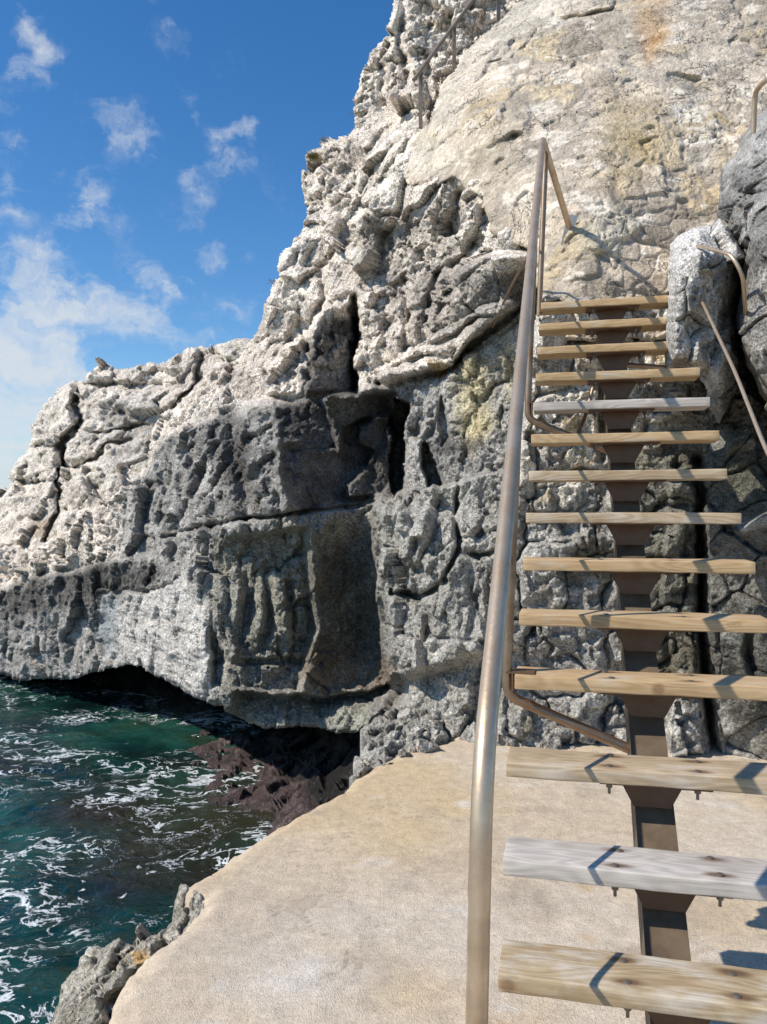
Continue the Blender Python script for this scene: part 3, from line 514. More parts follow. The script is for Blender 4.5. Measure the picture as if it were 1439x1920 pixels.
# ------------------------------------------------------------------ platform and its rocky rim
H0 = -1.5
def gp(x, y, h=H0): z = h*F/(960.0-y); return ((x-719.5)/F*z, z)
edge_px = [(850, 1384), (800, 1394), (760, 1404), (720, 1420), (690, 1434), (662, 1462), (640, 1478), (600, 1502), (560, 1526), (490, 1562), (420, 1610), (350, 1652), (344, 1668), (376, 1678), (362, 1700), (330, 1742), (290, 1775), (258, 1808), (228, 1850), (205, 1900), (178, 2000), (150, 2200)]
epoly = [gp(*p) for p in edge_px]
ppoly = [(-1.05, .3), (-1.3, -1.2), (4.5, -1.2), (4.5, 6.3), (.2, 6.3)]; slab_poly = epoly+ppoly
def platform():
    gx = np.concatenate([np.arange(-1.7, 2.4, .0125), np.arange(2.4, 4.6, .06)]); gy = np.concatenate([np.arange(-1.3, 1.2, .06), np.arange(1.2, 5.9, .0125), [6.2]])
    X, Y = np.meshgrid(gx, gy); x = X.ravel(); y = Y.ravel(); q0 = np.stack([x, y, 0*x], 1)
    wx = x+.05*fbm(q0*3, 6, 2000, .62); wy = y+.05*fbm(q0*3+5, 6, 2001, .62)
    d, _, _ = dline(wx, wy, slab_poly, True); s = np.where(inpoly(wx, wy, slab_poly), d, -d)
    h = H0+.010*fbm(q0*1.2, 3, 2002)+.004*fbm(q0*7, 4, 2003, .6)+.0012*fbm(q0*45, 2, 2004)
    t = np.clip(1-s/.10, 0, 1); h = h-.03*t*t+.010*t*fbm(q0*22, 3, 2006)
    out = np.clip(-s, 0, None); h = h-2.6*(1-np.exp(-out/.22))*(out > 0)+.10*fbm(q0*6, 4, 2005, .6)*sst(0, .1, out)
    keep = (s > -.75).reshape(X.shape)
    V = np.stack([x, y, h], 1)
    col = np.tile([.62, .515, .385], (len(x), 1)); f = fbm(q0*1.1, 5, 2010, .6)
    col = mixv(col, np.tile([.66, .575, .465], (len(x), 1)), sst(-.1, .35, f)); col = mixv(col, np.tile([.62, .47, .28], (len(x), 1)), sst(.1, .5, fbm(q0*.9+9, 4, 2011))*.7)
    col = mixv(col, np.tile([.42, .345, .26], (len(x), 1)), sst(.08, .5, fbm(q0*3.5+2, 5, 2012, .65))*.5); col = mixv(col, np.tile([.74, .70, .64], (len(x), 1)), sst(.34, .5, fbm(q0*np.array([3, 5, 1]), 5, 2013, .65))*.45)
    col = mixv(col, np.tile([.33, .31, .28], (len(x), 1)), sst(.02, .0, s)*1.0 if False else np.clip(-s/.03, 0, 1))
    for (px_, py_, rr, cc_, ss) in ((1100, 1662, .05, (.60, .36, .16), .5), (1105, 1758, .045, (.58, .34, .15), .5), (1330, 1880, .12, (.58, .36, .19), .4), (880, 1500, .30, (.66, .50, .28), .45), (700, 1560, .35, (.66, .51, .31), .4), (560, 1850, .22, (.76, .70, .63), .45), (480, 1760, .3, (.50, .44, .37), .4), (870, 1505, .06, (.80, .78, .74), .6), (1010, 1690, .14, (.44, .38, .31), .5), (760, 1655, .10, (.40, .35, .29), .4), (1250, 1620, .25, (.52, .45, .37), .4)):
        gx_, gy_ = gp(px_, py_); dd = np.hypot(x-gx_, (y-gy_)*.8)/rr+.9*fbm(q0*5, 5, 2020, .65); col = mixv(col, np.tile(cc_, (len(x), 1)), sst(1.0, .3, dd)*0+np.clip(1.15-dd, 0, 1)*ss)
    ck = np.abs(fbm(q0*np.array([1.3, .9, 1])+4, 5, 2030, .55)); ckm = sst(.1, .3, fbm(q0*.8+7, 2, 2031)); h = h-.004*(1-sst(0, .006, ck))*ckm; V[:, 2] = h; col = mixv(col, np.tile([.25, .21, .16], (len(x), 1)), (1-sst(0, .007, ck))*ckm*.7)
    ny, nx = X.shape; idx = np.arange(nx*ny).reshape(ny, nx); k = keep[:-1, :-1] & keep[1:, :-1] & keep[:-1, 1:] & keep[1:, 1:]
    Q = np.stack([idx[:-1, :-1][k], idx[:-1, 1:][k], idx[1:, 1:][k], idx[1:, :-1][k]], 1)
    used = np.unique(Q); rm = np.full(len(V), -1); rm[used] = np.arange(len(used))
    return np_mesh('platform', V[used], rm[Q], np.clip(col[used], .003, 1))
m, nt, b = newmat('old_concrete'); tc = N(nt, 'ShaderNodeTexCoord'); co = tc.outputs['Object']; at = N(nt, 'ShaderNodeVertexColor', layer_name='tint')
n1 = N(nt, 'ShaderNodeTexNoise', i_Scale=95, i_Detail=6.0, i_Roughness=.8); lk(nt, co, n1.inputs['Vector']); n2 = N(nt, 'ShaderNodeTexNoise', i_Scale=14, i_Detail=8.0, i_Roughness=.7); lk(nt, co, n2.inputs['Vector'])
v = N(nt, 'ShaderNodeTexVoronoi', i_Scale=210, feature='F1'); lk(nt, co, v.inputs['Vector'])
g = ramp(nt, n1.outputs[0], [(.32, (.62, .60, .57)), (.44, (.96, .96, .96)), (.7, (1.22, 1.22, 1.2))]); g2 = ramp(nt, n2.outputs[0], [(.3, (.80, .79, .78)), (.7, (1.14, 1.13, 1.12))])
cc = mixc(nt, 1.0, mixc(nt, 1.0, at.outputs[0], g, 'MULTIPLY'), g2, 'MULTIPLY'); lk(nt, cc, b.inputs['Base Color']); b.inputs['Roughness'].default_value = .9; b.inputs['Specular IOR Level'].default_value = .2
hh = math_(nt, 'ADD', n1.outputs[0], math_(nt, 'ADD', math_(nt, 'MULTIPLY', v.outputs[0], .5), math_(nt, 'MULTIPLY', n2.outputs[0], 2.2)))
bp = N(nt, 'ShaderNodeBump', i_Strength=.75, i_Distance=.005); lk(nt, hh, bp.inputs['Height']); lk(nt, bp.outputs[0], b.inputs['Normal'])
M_conc = m
setp(link_mesh('platform', platform(), M_conc), kind='structure')
def rim_relief(P, x, y):
    w = np.stack([fbm(P*4+7*a, 3, 2100+a) for a in range(3)], 1); a, e, c = facets((P+.05*w)*6.5, 2103, 1.2); v = vor(P*13+w, 2107)[0]
    return .055*a-.085+.08*fbm(P*5, 5, 2105, .65)+.016*fbm(P*38, 3, 2106, .7)-.05*(1-sst(.1, .38, v))*sst(-.2, .3, w[:, 0])-.03*(1-sst(0, .10, e)), (c,)
def rim_colour(P, x, y, aux):
    n = len(P); col = np.tile([.42, .385, .32], (n, 1)); col = mixv(col, np.tile([.66, .62, .54], (n, 1)), sst(0, .4, fbm(P*6, 5, 2110, .65))*.8); col = mixv(col, np.tile([.12, .11, .07], (n, 1)), sst(.0, .5, fbm(P*3, 4, 2111, .6))*.6)
    return paint(x, y, col, [([(238, 1765), (264, 1762), (266, 1790), (250, 1796)], np.array([.50, .28, .05]), .55, 6, 1.0), ([(192, 1790), (212, 1780), (214, 1800), (196, 1806)], np.array([.5, .28, .05]), .4, 5, 1.0)], P)
rim = rock_sheet('rim_rock', [(322, 1702), (318, 1676), (332, 1655), (356, 1648), (392, 1660), (390, 1690), (352, 1735), (310, 1785), (262, 1840), (235, 1890), (215, 1960), (190, 2080), (10, 2080), (50, 1960), (72, 1925), (92, 1890), (108, 1832), (140, 1800), (160, 1768), (200, 1750), (228, 1745), (256, 1724), (275, 1738), (300, 1728)],
                 [(340, 1650, 3.17), (323, 1675, 3.2), (390, 1665, 3.12), (370, 1700, 2.97), (256, 1728, 3.25), (310, 1750, 2.84), (270, 1810, 2.66), (200, 1752, 3.4), (150, 1799, 3.4), (220, 1800, 2.8), (112, 1830, 3.3), (235, 1870, 2.44), (165, 1860, 2.7), (75, 1925, 3.0), (205, 1940, 2.28), (140, 1920, 2.55), (30, 2070, 2.6), (190, 2070, 2.0)],
                 [('crack', [(205, 1925), (190, 1870), (235, 1830), (262, 1800)], .22, 11), ('crack', [(205, 1775), (230, 1780), (245, 1800)], .16, 9), ('crack', [(330, 1720), (300, 1740), (285, 1765)], .12, 9)],
                 rim_relief, rim_colour, M_pit, step=1.7, warp=6, rnd=(12, .1), skirt=((-.05, .25, -.35), (-.1, .5, -.9), (-.1, .6, -1.6)), seed=19)
setp(rim, 'jagged weathered rock edge between the concrete slab and the sea', 'rock')

# ------------------------------------------------------------------ sea
WH = -2.6
def sea():
    gx = np.concatenate([[-400, -120, -50, -25], np.arange(-16, 2, .05), [6, 30]]); gy = np.concatenate([[-30, -5, 1], np.arange(2.5, 15, .05), [16, 18, 22, 30, 60, 150, 600]])
    X, Y = np.meshgrid(gx, gy); x, y = X.ravel(), Y.ravel(); q = np.stack([x, y, 0*x], 1)
    near = sst(16, 12, y)*sst(-17, -12, x) if False else np.clip((18-y)/4, 0, 1)*np.clip((x+18)/4, 0, 1)
    h = WH+near*(.05*fbm(q*.9, 3, 2200)+.035*ridged(q*np.array([1.6, 2.4, 1])+.4*fbm(q, 2, 2201)[:, None], 3, 2202)+.012*fbm(q*6, 3, 2203))
    ny, nx = X.shape; idx = np.arange(nx*ny).reshape(ny, nx); Q = np.stack([idx[:-1, :-1], idx[:-1, 1:], idx[1:, 1:], idx[1:, :-1]], -1).reshape(-1, 4)
    return np_mesh('sea', np.stack([x, y, h], 1), Q)
m, nt, b = newmat('sea_water'); tc = N(nt, 'ShaderNodeTexCoord'); co = tc.outputs['Object']
wn = N(nt, 'ShaderNodeTexNoise', i_Scale=1.1, i_Detail=3.0); lk(nt, co, wn.inputs['Vector'])
wadd = N(nt, 'ShaderNodeVectorMath', operation='SCALE'); lk(nt, wn.outputs['Color'], wadd.inputs[0]); wadd.inputs['Scale'].default_value = .8
wc = N(nt, 'ShaderNodeVectorMath', operation='ADD'); lk(nt, co, wc.inputs[0]); lk(nt, wadd.outputs[0], wc.inputs[1])
mp = N(nt, 'ShaderNodeMapping'); mp.inputs['Scale'].default_value = (.75, 1.15, 1); mp.inputs['Rotation'].default_value = (0, 0, math.radians(12)); lk(nt, wc.outputs[0], mp.inputs[0])
fn = N(nt, 'ShaderNodeTexNoise', i_Scale=3.4, i_Detail=6.0, i_Roughness=.62, i_Distortion=.15); lk(nt, mp.outputs[0], fn.inputs['Vector'])
fil = math_(nt, 'ABSOLUTE', math_(nt, 'SUBTRACT', fn.outputs[0], .5))
patch = N(nt, 'ShaderNodeTexNoise', i_Scale=.85, i_Detail=3.0); lk(nt, mp.outputs[0], patch.inputs['Vector'])
width = math_(nt, 'MULTIPLY', math_(nt, 'MAXIMUM', math_(nt, 'SUBTRACT', patch.outputs[0], .46), 0), .17)
fm = N(nt, 'ShaderNodeMapRange'); lk(nt, math_(nt, 'SUBTRACT', width, fil), fm.inputs['Value']); fm.inputs['From Min'].default_value = -.002; fm.inputs['From Max'].default_value = .004
blob = N(nt, 'ShaderNodeTexNoise', i_Scale=6.5, i_Detail=6.0, i_Roughness=.65, i_Distortion=.2); lk(nt, mp.outputs[0], blob.inputs['Vector'])
bm = N(nt, 'ShaderNodeMapRange'); lk(nt, math_(nt, 'ADD', blob.outputs[0], math_(nt, 'MULTIPLY', patch.outputs[0], .35)), bm.inputs['Value']); bm.inputs['From Min'].default_value = .805; bm.inputs['From Max'].default_value = .835
foam = math_(nt, 'MAXIMUM', fm.outputs[0], bm.outputs[0])
cn = N(nt, 'ShaderNodeTexNoise', i_Scale=.8, i_Detail=4.0); lk(nt, co, cn.inputs['Vector'])
wcol = ramp(nt, cn.outputs[0], [(.38, (.003, .012, .014)), (.5, (.004, .030, .026)), (.60, (.012, .062, .048)), (.70, (.022, .045, .024))])
dist = N(nt, 'ShaderNodeVectorMath', operation='DISTANCE'); lk(nt, co, dist.inputs[0]); dist.inputs[1].default_value = (-1.35, 7.0, WH)
dn = math_(nt, 'ADD', dist.outputs['Value'], math_(nt, 'MULTIPLY', cn.outputs[0], 2.0))
dm = N(nt, 'ShaderNodeMapRange'); lk(nt, dn, dm.inputs['Value']); dm.inputs['From Min'].default_value = 1.3; dm.inputs['From Max'].default_value = 2.7; dm.inputs['To Min'].default_value = .7; dm.inputs['To Max'].default_value = 0
wcol = mixc(nt, dm.outputs[0], wcol, (.045, .030, .012))
ff = N(nt, 'ShaderNodeTexNoise', i_Scale=14, i_Detail=4.0, i_Roughness=.7); lk(nt, mp.outputs[0], ff.inputs['Vector']); fr = N(nt, 'ShaderNodeMapRange'); lk(nt, ff.outputs[0], fr.inputs['Value']); fr.inputs['From Min'].default_value = .34; fr.inputs['From Max'].default_value = .46
foam = math_(nt, 'MULTIPLY', foam, fr.outputs[0])
cc = mixc(nt, foam, wcol, (.62, .66, .67)); lk(nt, cc, b.inputs['Base Color'])
rr = N(nt, 'ShaderNodeMapRange'); lk(nt, foam, rr.inputs['Value']); rr.inputs['To Min'].default_value = .06; rr.inputs['To Max'].default_value = .7; lk(nt, rr.outputs[0], b.inputs['Roughness']); b.inputs['IOR'].default_value = 1.33
bn = N(nt, 'ShaderNodeTexNoise', i_Scale=7, i_Detail=5.0, i_Distortion=.4); lk(nt, mp.outputs[0], bn.inputs['Vector'])
bp = N(nt, 'ShaderNodeBump', i_Strength=.8, i_Distance=.05); lk(nt, math_(nt, 'ADD', bn.outputs[0], math_(nt, 'MULTIPLY', foam, .15)), bp.inputs['Height']); lk(nt, bp.outputs[0], b.inputs['Normal'])
M_sea = m
setp(link_mesh('sea', sea(), M_sea), kind='structure')

# ================================================================== METAL AND WOOD
def steel(name, base, rough, dirt, dirtcol, metal=1.0):
    m, nt, b = newmat(name); tc = N(nt, 'ShaderNodeTexCoord'); co = tc.outputs['Object']
    n = N(nt, 'ShaderNodeTexNoise', i_Scale=9, i_Detail=6.0, i_Roughness=.65); lk(nt, co, n.inputs['Vector']); n2 = N(nt, 'ShaderNodeTexNoise', i_Scale=120, i_Detail=3.0); lk(nt, co, n2.inputs['Vector'])
    f = N(nt, 'ShaderNodeMapRange'); lk(nt, n.outputs[0], f.inputs['Value']); f.inputs['From Min'].default_value = .52-dirt*.3; f.inputs['From Max'].default_value = .72
    lk(nt, mixc(nt, f.outputs[0], base, dirtcol), b.inputs['Base Color']); b.inputs['Metallic'].default_value = metal
    r = N(nt, 'ShaderNodeMapRange'); lk(nt, math_(nt, 'ADD', math_(nt, 'MULTIPLY', n.outputs[0], .6), math_(nt, 'MULTIPLY', n2.outputs[0], .4)), r.inputs['Value']); r.inputs['From Min'].default_value = .3; r.inputs['From Max'].default_value = .7; r.inputs['To Min'].default_value = rough-.08; r.inputs['To Max'].default_value = rough+.14; lk(nt, r.outputs[0], b.inputs['Roughness'])
    bp = N(nt, 'ShaderNodeBump', i_Strength=.15, i_Distance=.002); lk(nt, n2.outputs[0], bp.inputs['Height']); lk(nt, bp.outputs[0], b.inputs['Normal'])
    return m
M_tube = steel('brushed_stainless_steel', (.70, .545, .385), .38, .5, (.46, .33, .21), .7)
M_post = steel('tarnished_steel_post', (.42, .33, .24), .42, .8, (.25, .13, .06), .8)
M_rust = steel('rust_brown_steel', (.15, .095, .055), .55, .8, (.13, .055, .025), .25)
M_dark = steel('dark_painted_steel', (.17, .125, .075), .6, .6, (.075, .045, .028), .1)
M_bolt = steel('dull_bolt_steel', (.30, .27, .23), .5, .6, (.16, .09, .05), .7)
M_fence = steel('weathered_fence_paint', (.24, .20, .16), .65, .5, (.17, .12, .09), .1)
M_zinc = steel('galvanised_plate', (.62, .62, .60), .5, .2, (.4, .36, .3), .5)
def woodmat(name, c1, c2, grey, greyamt, knot=None):
    m, nt, b = newmat(name); tc = N(nt, 'ShaderNodeTexCoord'); oi = N(nt, 'ShaderNodeObjectInfo'); co = tc.outputs['Object']
    off = N(nt, 'ShaderNodeCombineXYZ'); lk(nt, math_(nt, 'MULTIPLY', oi.outputs['Random'], 17), off.inputs[0]); lk(nt, math_(nt, 'MULTIPLY', oi.outputs['Random'], 5.3), off.inputs[1])
    ad = N(nt, 'ShaderNodeVectorMath', operation='ADD'); lk(nt, co, ad.inputs[0]); lk(nt, off.outputs[0], ad.inputs[1]); p = ad.outputs[0]
    big = N(nt, 'ShaderNodeMapping'); big.inputs['Scale'].default_value = (1.6, 9, 9); lk(nt, p, big.inputs[0]); nb = N(nt, 'ShaderNodeTexNoise', i_Scale=1.0, i_Detail=2.0); lk(nt, big.outputs[0], nb.inputs['Vector'])
    # growth rings as contours of a slow field stretched along the board
    ring = math_(nt, 'SINE', math_(nt, 'MULTIPLY', nb.outputs[0], 95))
    fin = N(nt, 'ShaderNodeMapping'); fin.inputs['Scale'].default_value = (3, 150, 150); lk(nt, p, fin.inputs[0]); nf = N(nt, 'ShaderNodeTexNoise', i_Scale=1.0, i_Detail=4.0, i_Roughness=.7); lk(nt, fin.outputs[0], nf.inputs['Vector'])
    pat = N(nt, 'ShaderNodeMapping'); pat.inputs['Scale'].default_value = (4, 9, 9); lk(nt, p, pat.inputs[0]); npt = N(nt, 'ShaderNodeTexNoise', i_Scale=1.2, i_Detail=5.0, i_Roughness=.62); lk(nt, pat.outputs[0], npt.inputs['Vector'])
    g = math_(nt, 'ADD', math_(nt, 'MULTIPLY', ring, .16), nf.outputs[0])
    base = mixc(nt, ramp(nt, g, [(.25, (0, 0, 0)), (.75, (1, 1, 1))]), c2, c1)
    gm = N(nt, 'ShaderNodeMapRange'); lk(nt, npt.outputs[0], gm.inputs['Value']); gm.inputs['From Min'].default_value = .62-greyamt*.5; gm.inputs['From Max'].default_value = .75-greyamt*.5
    gs = ramp(nt, g, [(.25, tuple(c*.72 for c in grey)), (.7, grey)])
    colr = mixc(nt, math_(nt, 'MULTIPLY', gm.outputs[0], .85), base, gs)
    kv = N(nt, 'ShaderNodeMapping'); kv.inputs['Scale'].default_value = (2.6, 7, 7); lk(nt, p, kv.inputs[0]); k = N(nt, 'ShaderNodeTexVoronoi', i_Scale=1.0, feature='F1'); lk(nt, kv.outputs[0], k.inputs['Vector'])
    kr = N(nt, 'ShaderNodeMapRange'); lk(nt, k.outputs[0], kr.inputs['Value']); kr.inputs['From Min'].default_value = .05; kr.inputs['From Max'].default_value = .10; kr.inputs['To Min'].default_value = .8; kr.inputs['To Max'].default_value = 0
    kc = math_(nt, 'MULTIPLY', math_(nt, 'ADD', math_(nt, 'SINE', math_(nt, 'MULTIPLY', k.outputs[0], 260)), 1.6), .38)
    colr = mixc(nt, math_(nt, 'MULTIPLY', kr.outputs[0], kc), colr, (.16, .085, .035))
    if knot:
        kd = N(nt, 'ShaderNodeVectorMath', operation='DISTANCE'); lk(nt, co, kd.inputs[0]); kd.inputs[1].default_value = knot; kq = math_(nt, 'ADD', kd.outputs['Value'], math_(nt, 'MULTIPLY', npt.outputs[0], .004))
        k1 = N(nt, 'ShaderNodeMapRange'); lk(nt, kq, k1.inputs['Value']); k1.inputs['From Min'].default_value = .013; k1.inputs['From Max'].default_value = .026; k1.inputs['To Min'].default_value = 1; k1.inputs['To Max'].default_value = 0
        colr = mixc(nt, math_(nt, 'MULTIPLY', k1.outputs[0], math_(nt, 'ADD', math_(nt, 'MULTIPLY', math_(nt, 'SINE', math_(nt, 'MULTIPLY', kq, 1500)), .2), .65)), colr, (.20, .11, .05))
    sl = N(nt, 'ShaderNodeMapping'); sl.inputs['Scale'].default_value = (1.4, 60, 60); lk(nt, p, sl.inputs[0]); sn = N(nt, 'ShaderNodeTexNoise', i_Scale=1.0, i_Detail=2.0); lk(nt, sl.outputs[0], sn.inputs['Vector'])
    sr = N(nt, 'ShaderNodeMapRange'); lk(nt, sn.outputs[0], sr.inputs['Value']); sr.inputs['From Min'].default_value = .70; sr.inputs['From Max'].default_value = .73
    colr = mixc(nt, math_(nt, 'MULTIPLY', sr.outputs[0], .7), colr, (.10, .06, .035))
    bl = ramp(nt, npt.outputs[0], [(.3, (.82, .80, .77)), (.5, (1, 1, 1)), (.75, (1.1, 1.1, 1.1))]); colr = mixc(nt, 1.0, colr, bl, 'MULTIPLY')
    # rust round the four bolts
    sp = N(nt, 'ShaderNodeSeparateXYZ'); lk(nt, co, sp.inputs[0])
    du = math_(nt, 'SUBTRACT', math_(nt, 'ABSOLUTE', math_(nt, 'SUBTRACT', sp.outputs[0], .41)), .12); dv = math_(nt, 'SUBTRACT', math_(nt, 'ABSOLUTE', math_(nt, 'SUBTRACT', sp.outputs[1], .08)), .047)
    dd = math_(nt, 'SQRT', math_(nt, 'ADD', math_(nt, 'MULTIPLY', math_(nt, 'MULTIPLY', du, du), .16), math_(nt, 'MULTIPLY', dv, dv)))
    st = N(nt, 'ShaderNodeMapRange'); lk(nt, math_(nt, 'ADD', dd, math_(nt, 'MULTIPLY', math_(nt, 'SUBTRACT', npt.outputs[0], .5), .02)), st.inputs['Value']); st.inputs['From Min'].default_value = .006; st.inputs['From Max'].default_value = .019; st.inputs['To Min'].default_value = .85; st.inputs['To Max'].default_value = 0
    top = N(nt, 'ShaderNodeMapRange'); lk(nt, sp.outputs[2], top.inputs['Value']); top.inputs['From Min'].default_value = -.012; top.inputs['From Max'].default_value = -.002
    colr = mixc(nt, math_(nt, 'MULTIPLY', st.outputs[0], top.outputs[0]), colr, (.13, .065, .03))
    lk(nt, colr, b.inputs['Base Color']); b.inputs['Roughness'].default_value = .75; b.inputs['Specular IOR Level'].default_value = .3
    bp = N(nt, 'ShaderNodeBump', i_Strength=.5, i_Distance=.0025); lk(nt, g, bp.inputs['Height']); lk(nt, bp.outputs[0], b.inputs['Normal'])
    return m
W_gold = woodmat('golden_pine', (.56, .41, .235), (.44, .29, .145), (.55, .48, .38), .15)
W_tan = woodmat('tan_weathered_pine', (.52, .41, .27), (.37, .265, .155), (.56, .48, .38), .22)
W_grey = woodmat('silver_grey_pine', (.54, .46, .36), (.40, .32, .23), (.58, .535, .48), .8)

W_low = woodmat('tan_pine_with_end_knot', (.52, .41, .26), (.36, .26, .145), (.60, .54, .45), .32, (.022, 0, -.026))
W_kn = woodmat('golden_pine_with_knot', (.56, .41, .235), (.44, .29, .145), (.55, .48, .38), .15, (.43, 0, -.022))

def sweep(path, r, n=14, close=True):
    P = [Vector(p) for p in path]; T = []
    for k in range(len(P)):
        a = P[max(k-1, 0)]; b = P[min(k+1, len(P)-1)]; T.append((b-a).normalized())
    u = T[0].orthogonal().normalized(); V = []; F_ = []
    for k in range(len(P)):
        u = (u-T[k]*u.dot(T[k])).normalized(); w = T[k].cross(u)
        rr = r[k] if isinstance(r, (list, tuple)) else r
        for j in range(n):
            an = 2*math.pi*j/n; V.append(P[k]+u*math.cos(an)*rr+w*math.sin(an)*rr)
    for k in range(len(P)-1):
        for j in range(n): F_.append((k*n+j, k*n+(j+1) % n, (k+1)*n+(j+1) % n, (k+1)*n+j))
    F_.append(tuple(range(n-1, -1, -1))); F_.append(tuple((len(P)-1)*n+j for j in range(n)))
    return V, F_
def fillet(pts, rad, n=7):
    P = [Vector(p) for p in pts]; out = [P[0]]
    for k in range(1, len(P)-1):
        a, b, c = P[k-1], P[k], P[k+1]; r = rad[k-1] if isinstance(rad, (list, tuple)) else rad
        d1 = (a-b); d2 = (c-b); r = min(r, d1.length*.45, d2.length*.45); s = b+d1.normalized()*r; e = b+d2.normalized()*r
        for j in range(n+1):
            t = j/n; out.append(s*(1-t)**2+b*2*t*(1-t)+e*t*t)
    out.append(P[-1]); return out
def add_mesh(name, VF, mat, parent=None, smooth=True, bevel=0):
    V, F_ = VF; me = bpy.data.meshes.new(name); me.from_pydata([tuple(v) for v in V], [], F_); me.update()
    o = link_mesh(name, me, mat, parent, smooth)
    if smooth: me.set_sharp_from_angle(angle=math.radians(40))
    return o
def merge(*parts):
    V = []; F_ = []
    for v, f in parts:
        b = len(V); V += list(v); F_ += [tuple(i+b for i in q) for q in f]
    return V, F_
def box(x0, x1, y0, y1, z0, z1):
    V = [(x, y, z) for x in (x0, x1) for y in (y0, y1) for z in (z0, z1)]
    return V, [(0, 1, 3, 2), (4, 6, 7, 5), (0, 4, 5, 1), (2, 3, 7, 6), (0, 2, 6, 4), (1, 5, 7, 3)]
def prism(poly, axis, a, b):   # poly in the two other axes
    def mk(p, t):
        return (t, p[0], p[1]) if axis == 0 else ((p[0], t, p[1]) if axis == 1 else (p[0], p[1], t))
    n = len(poly); V = [mk(p, a) for p in poly]+[mk(p, b) for p in poly]
    return V, [tuple(range(n-1, -1, -1)), tuple(range(n, 2*n))]+[(k, (k+1) % n, n+(k+1) % n, n+k) for k in range(n)]
def rbox(x0, x1, y0, y1, z0, z1, r=.004, nseg=36, seed=0, amp=.0012):   # a sawn board: rounded arrises, slightly uneven
    pr = []
    for cy, cz, a0 in ((y1-r, z1-r, 0), (y0+r, z1-r, 90), (y0+r, z0+r, 180), (y1-r, z0+r, 270)):
        for k in range(4):
            an = math.radians(a0+30*k); pr.append((cy+r*math.cos(an), cz+r*math.sin(an)))
    n = len(pr); rnd = random.Random(seed); V = []; ph = [rnd.uniform(0, 6.28) for _ in range(8)]
    xs = [x0, x0+.003]+[x0+.003+(x1-x0-.006)*k/nseg for k in range(1, nseg)]+[x1-.003, x1]
    for i, x in enumerate(xs):
        sc = .94 if i in (0, len(xs)-1) else 1
        for j, (y, z) in enumerate(pr):
            yy = (y0+y1)/2+(y-(y0+y1)/2)*(1-(1-sc)*.25); zz = (z0+z1)/2+(z-(z0+z1)/2)*(1-(1-sc)*.8)
            yy += amp*math.sin(x*9+ph[0]+j//4)+amp*.5*math.sin(x*31+ph[1]+j//4*2); zz += amp*.8*math.sin(x*7+ph[2]+j//4)+amp*.4*math.sin(x*37+ph[3]+j//4)
            V.append((x, yy, zz))
    F_ = [tuple(range(n)), tuple(len(V)-1-j for j in range(n))]
    for i in range(len(xs)-1):
        for j in range(n): F_.append((i*n+j, (i+1)*n+j, (i+1)*n+(j+1) % n, i*n+(j+1) % n))
    return V, F_
def empty(name, loc, rz=0):
    o = bpy.data.objects.new(name, None); C.objects.link(o); o.location = loc; o.rotation_euler = (0, 0, rz); o.empty_display_size = .2; return o

# ================================================================== STAIRCASE
YAW = .2273; RUN = .22965; RISE = .17755; O = np.array([.2575, 1.848, -1.0683]); MS = RISE/RUN
dD = np.array([math.cos(YAW), -math.sin(YAW), 0]); aD = np.array([math.sin(YAW), math.cos(YAW), 0])
st = empty('staircase', (O[0], O[1], H0), -YAW); W0 = O[2]-H0
setp(st, 'steep open wooden-tread staircase on a single rusty steel beam with a stainless handrail', 'staircase')
def loc(p): q = np.array(p, float)-O; return (float(q@dD), float(q@aD), float(q[2])+W0)
# per-tread sag and lift read off the photograph (metres) and plank kind
dw = {1: .002, 2: -.010, 3: -.005, 4: .020, 5: .010, 6: .006, 9: 0, 14: .006, 13: .006, 12: .004}
du_ = {1: .006, 3: -.009, 14: .006, 11: .002}
kinds = {1: W_low, 2: W_grey, 3: W_tan, 4: W_kn, 5: W_gold, 6: W_gold, 7: W_tan, 8: W_tan, 9: W_gold, 10: W_grey, 11: W_gold, 12: W_gold, 13: W_gold, 14: W_gold}
lab = {1: 'widest lowest tread with a knot at its left end and bleached patches', 2: 'pale silver-grey tread second from the bottom', 10: 'pale weathered grey tread high on the stairs'}
BOT = -.042
bracket_vf = box(.26, .56, .015, .150, BOT-.006, BOT-.0005); gusset_vf = prism([(.315, BOT-.0065), (.500, BOT-.0065), (.459, -.128), (.357, -.128)], 1, .088, .116)
bolt_vf = sweep([(0, 0, -.078), (0, 0, -.0605), (0, 0, -.0604), (0, 0, -.0500), (0, 0, -.0499), (0, 0, -.004), (0, 0, -.0039), (0, 0, .0012), (0, 0, .0028), (0, 0, .0034)], [.0042, .0042, .0088, .0088, .0042, .0042, .0105, .0105, .008, .003], 10)
bolt0 = None; br0 = None; tread_me = {}
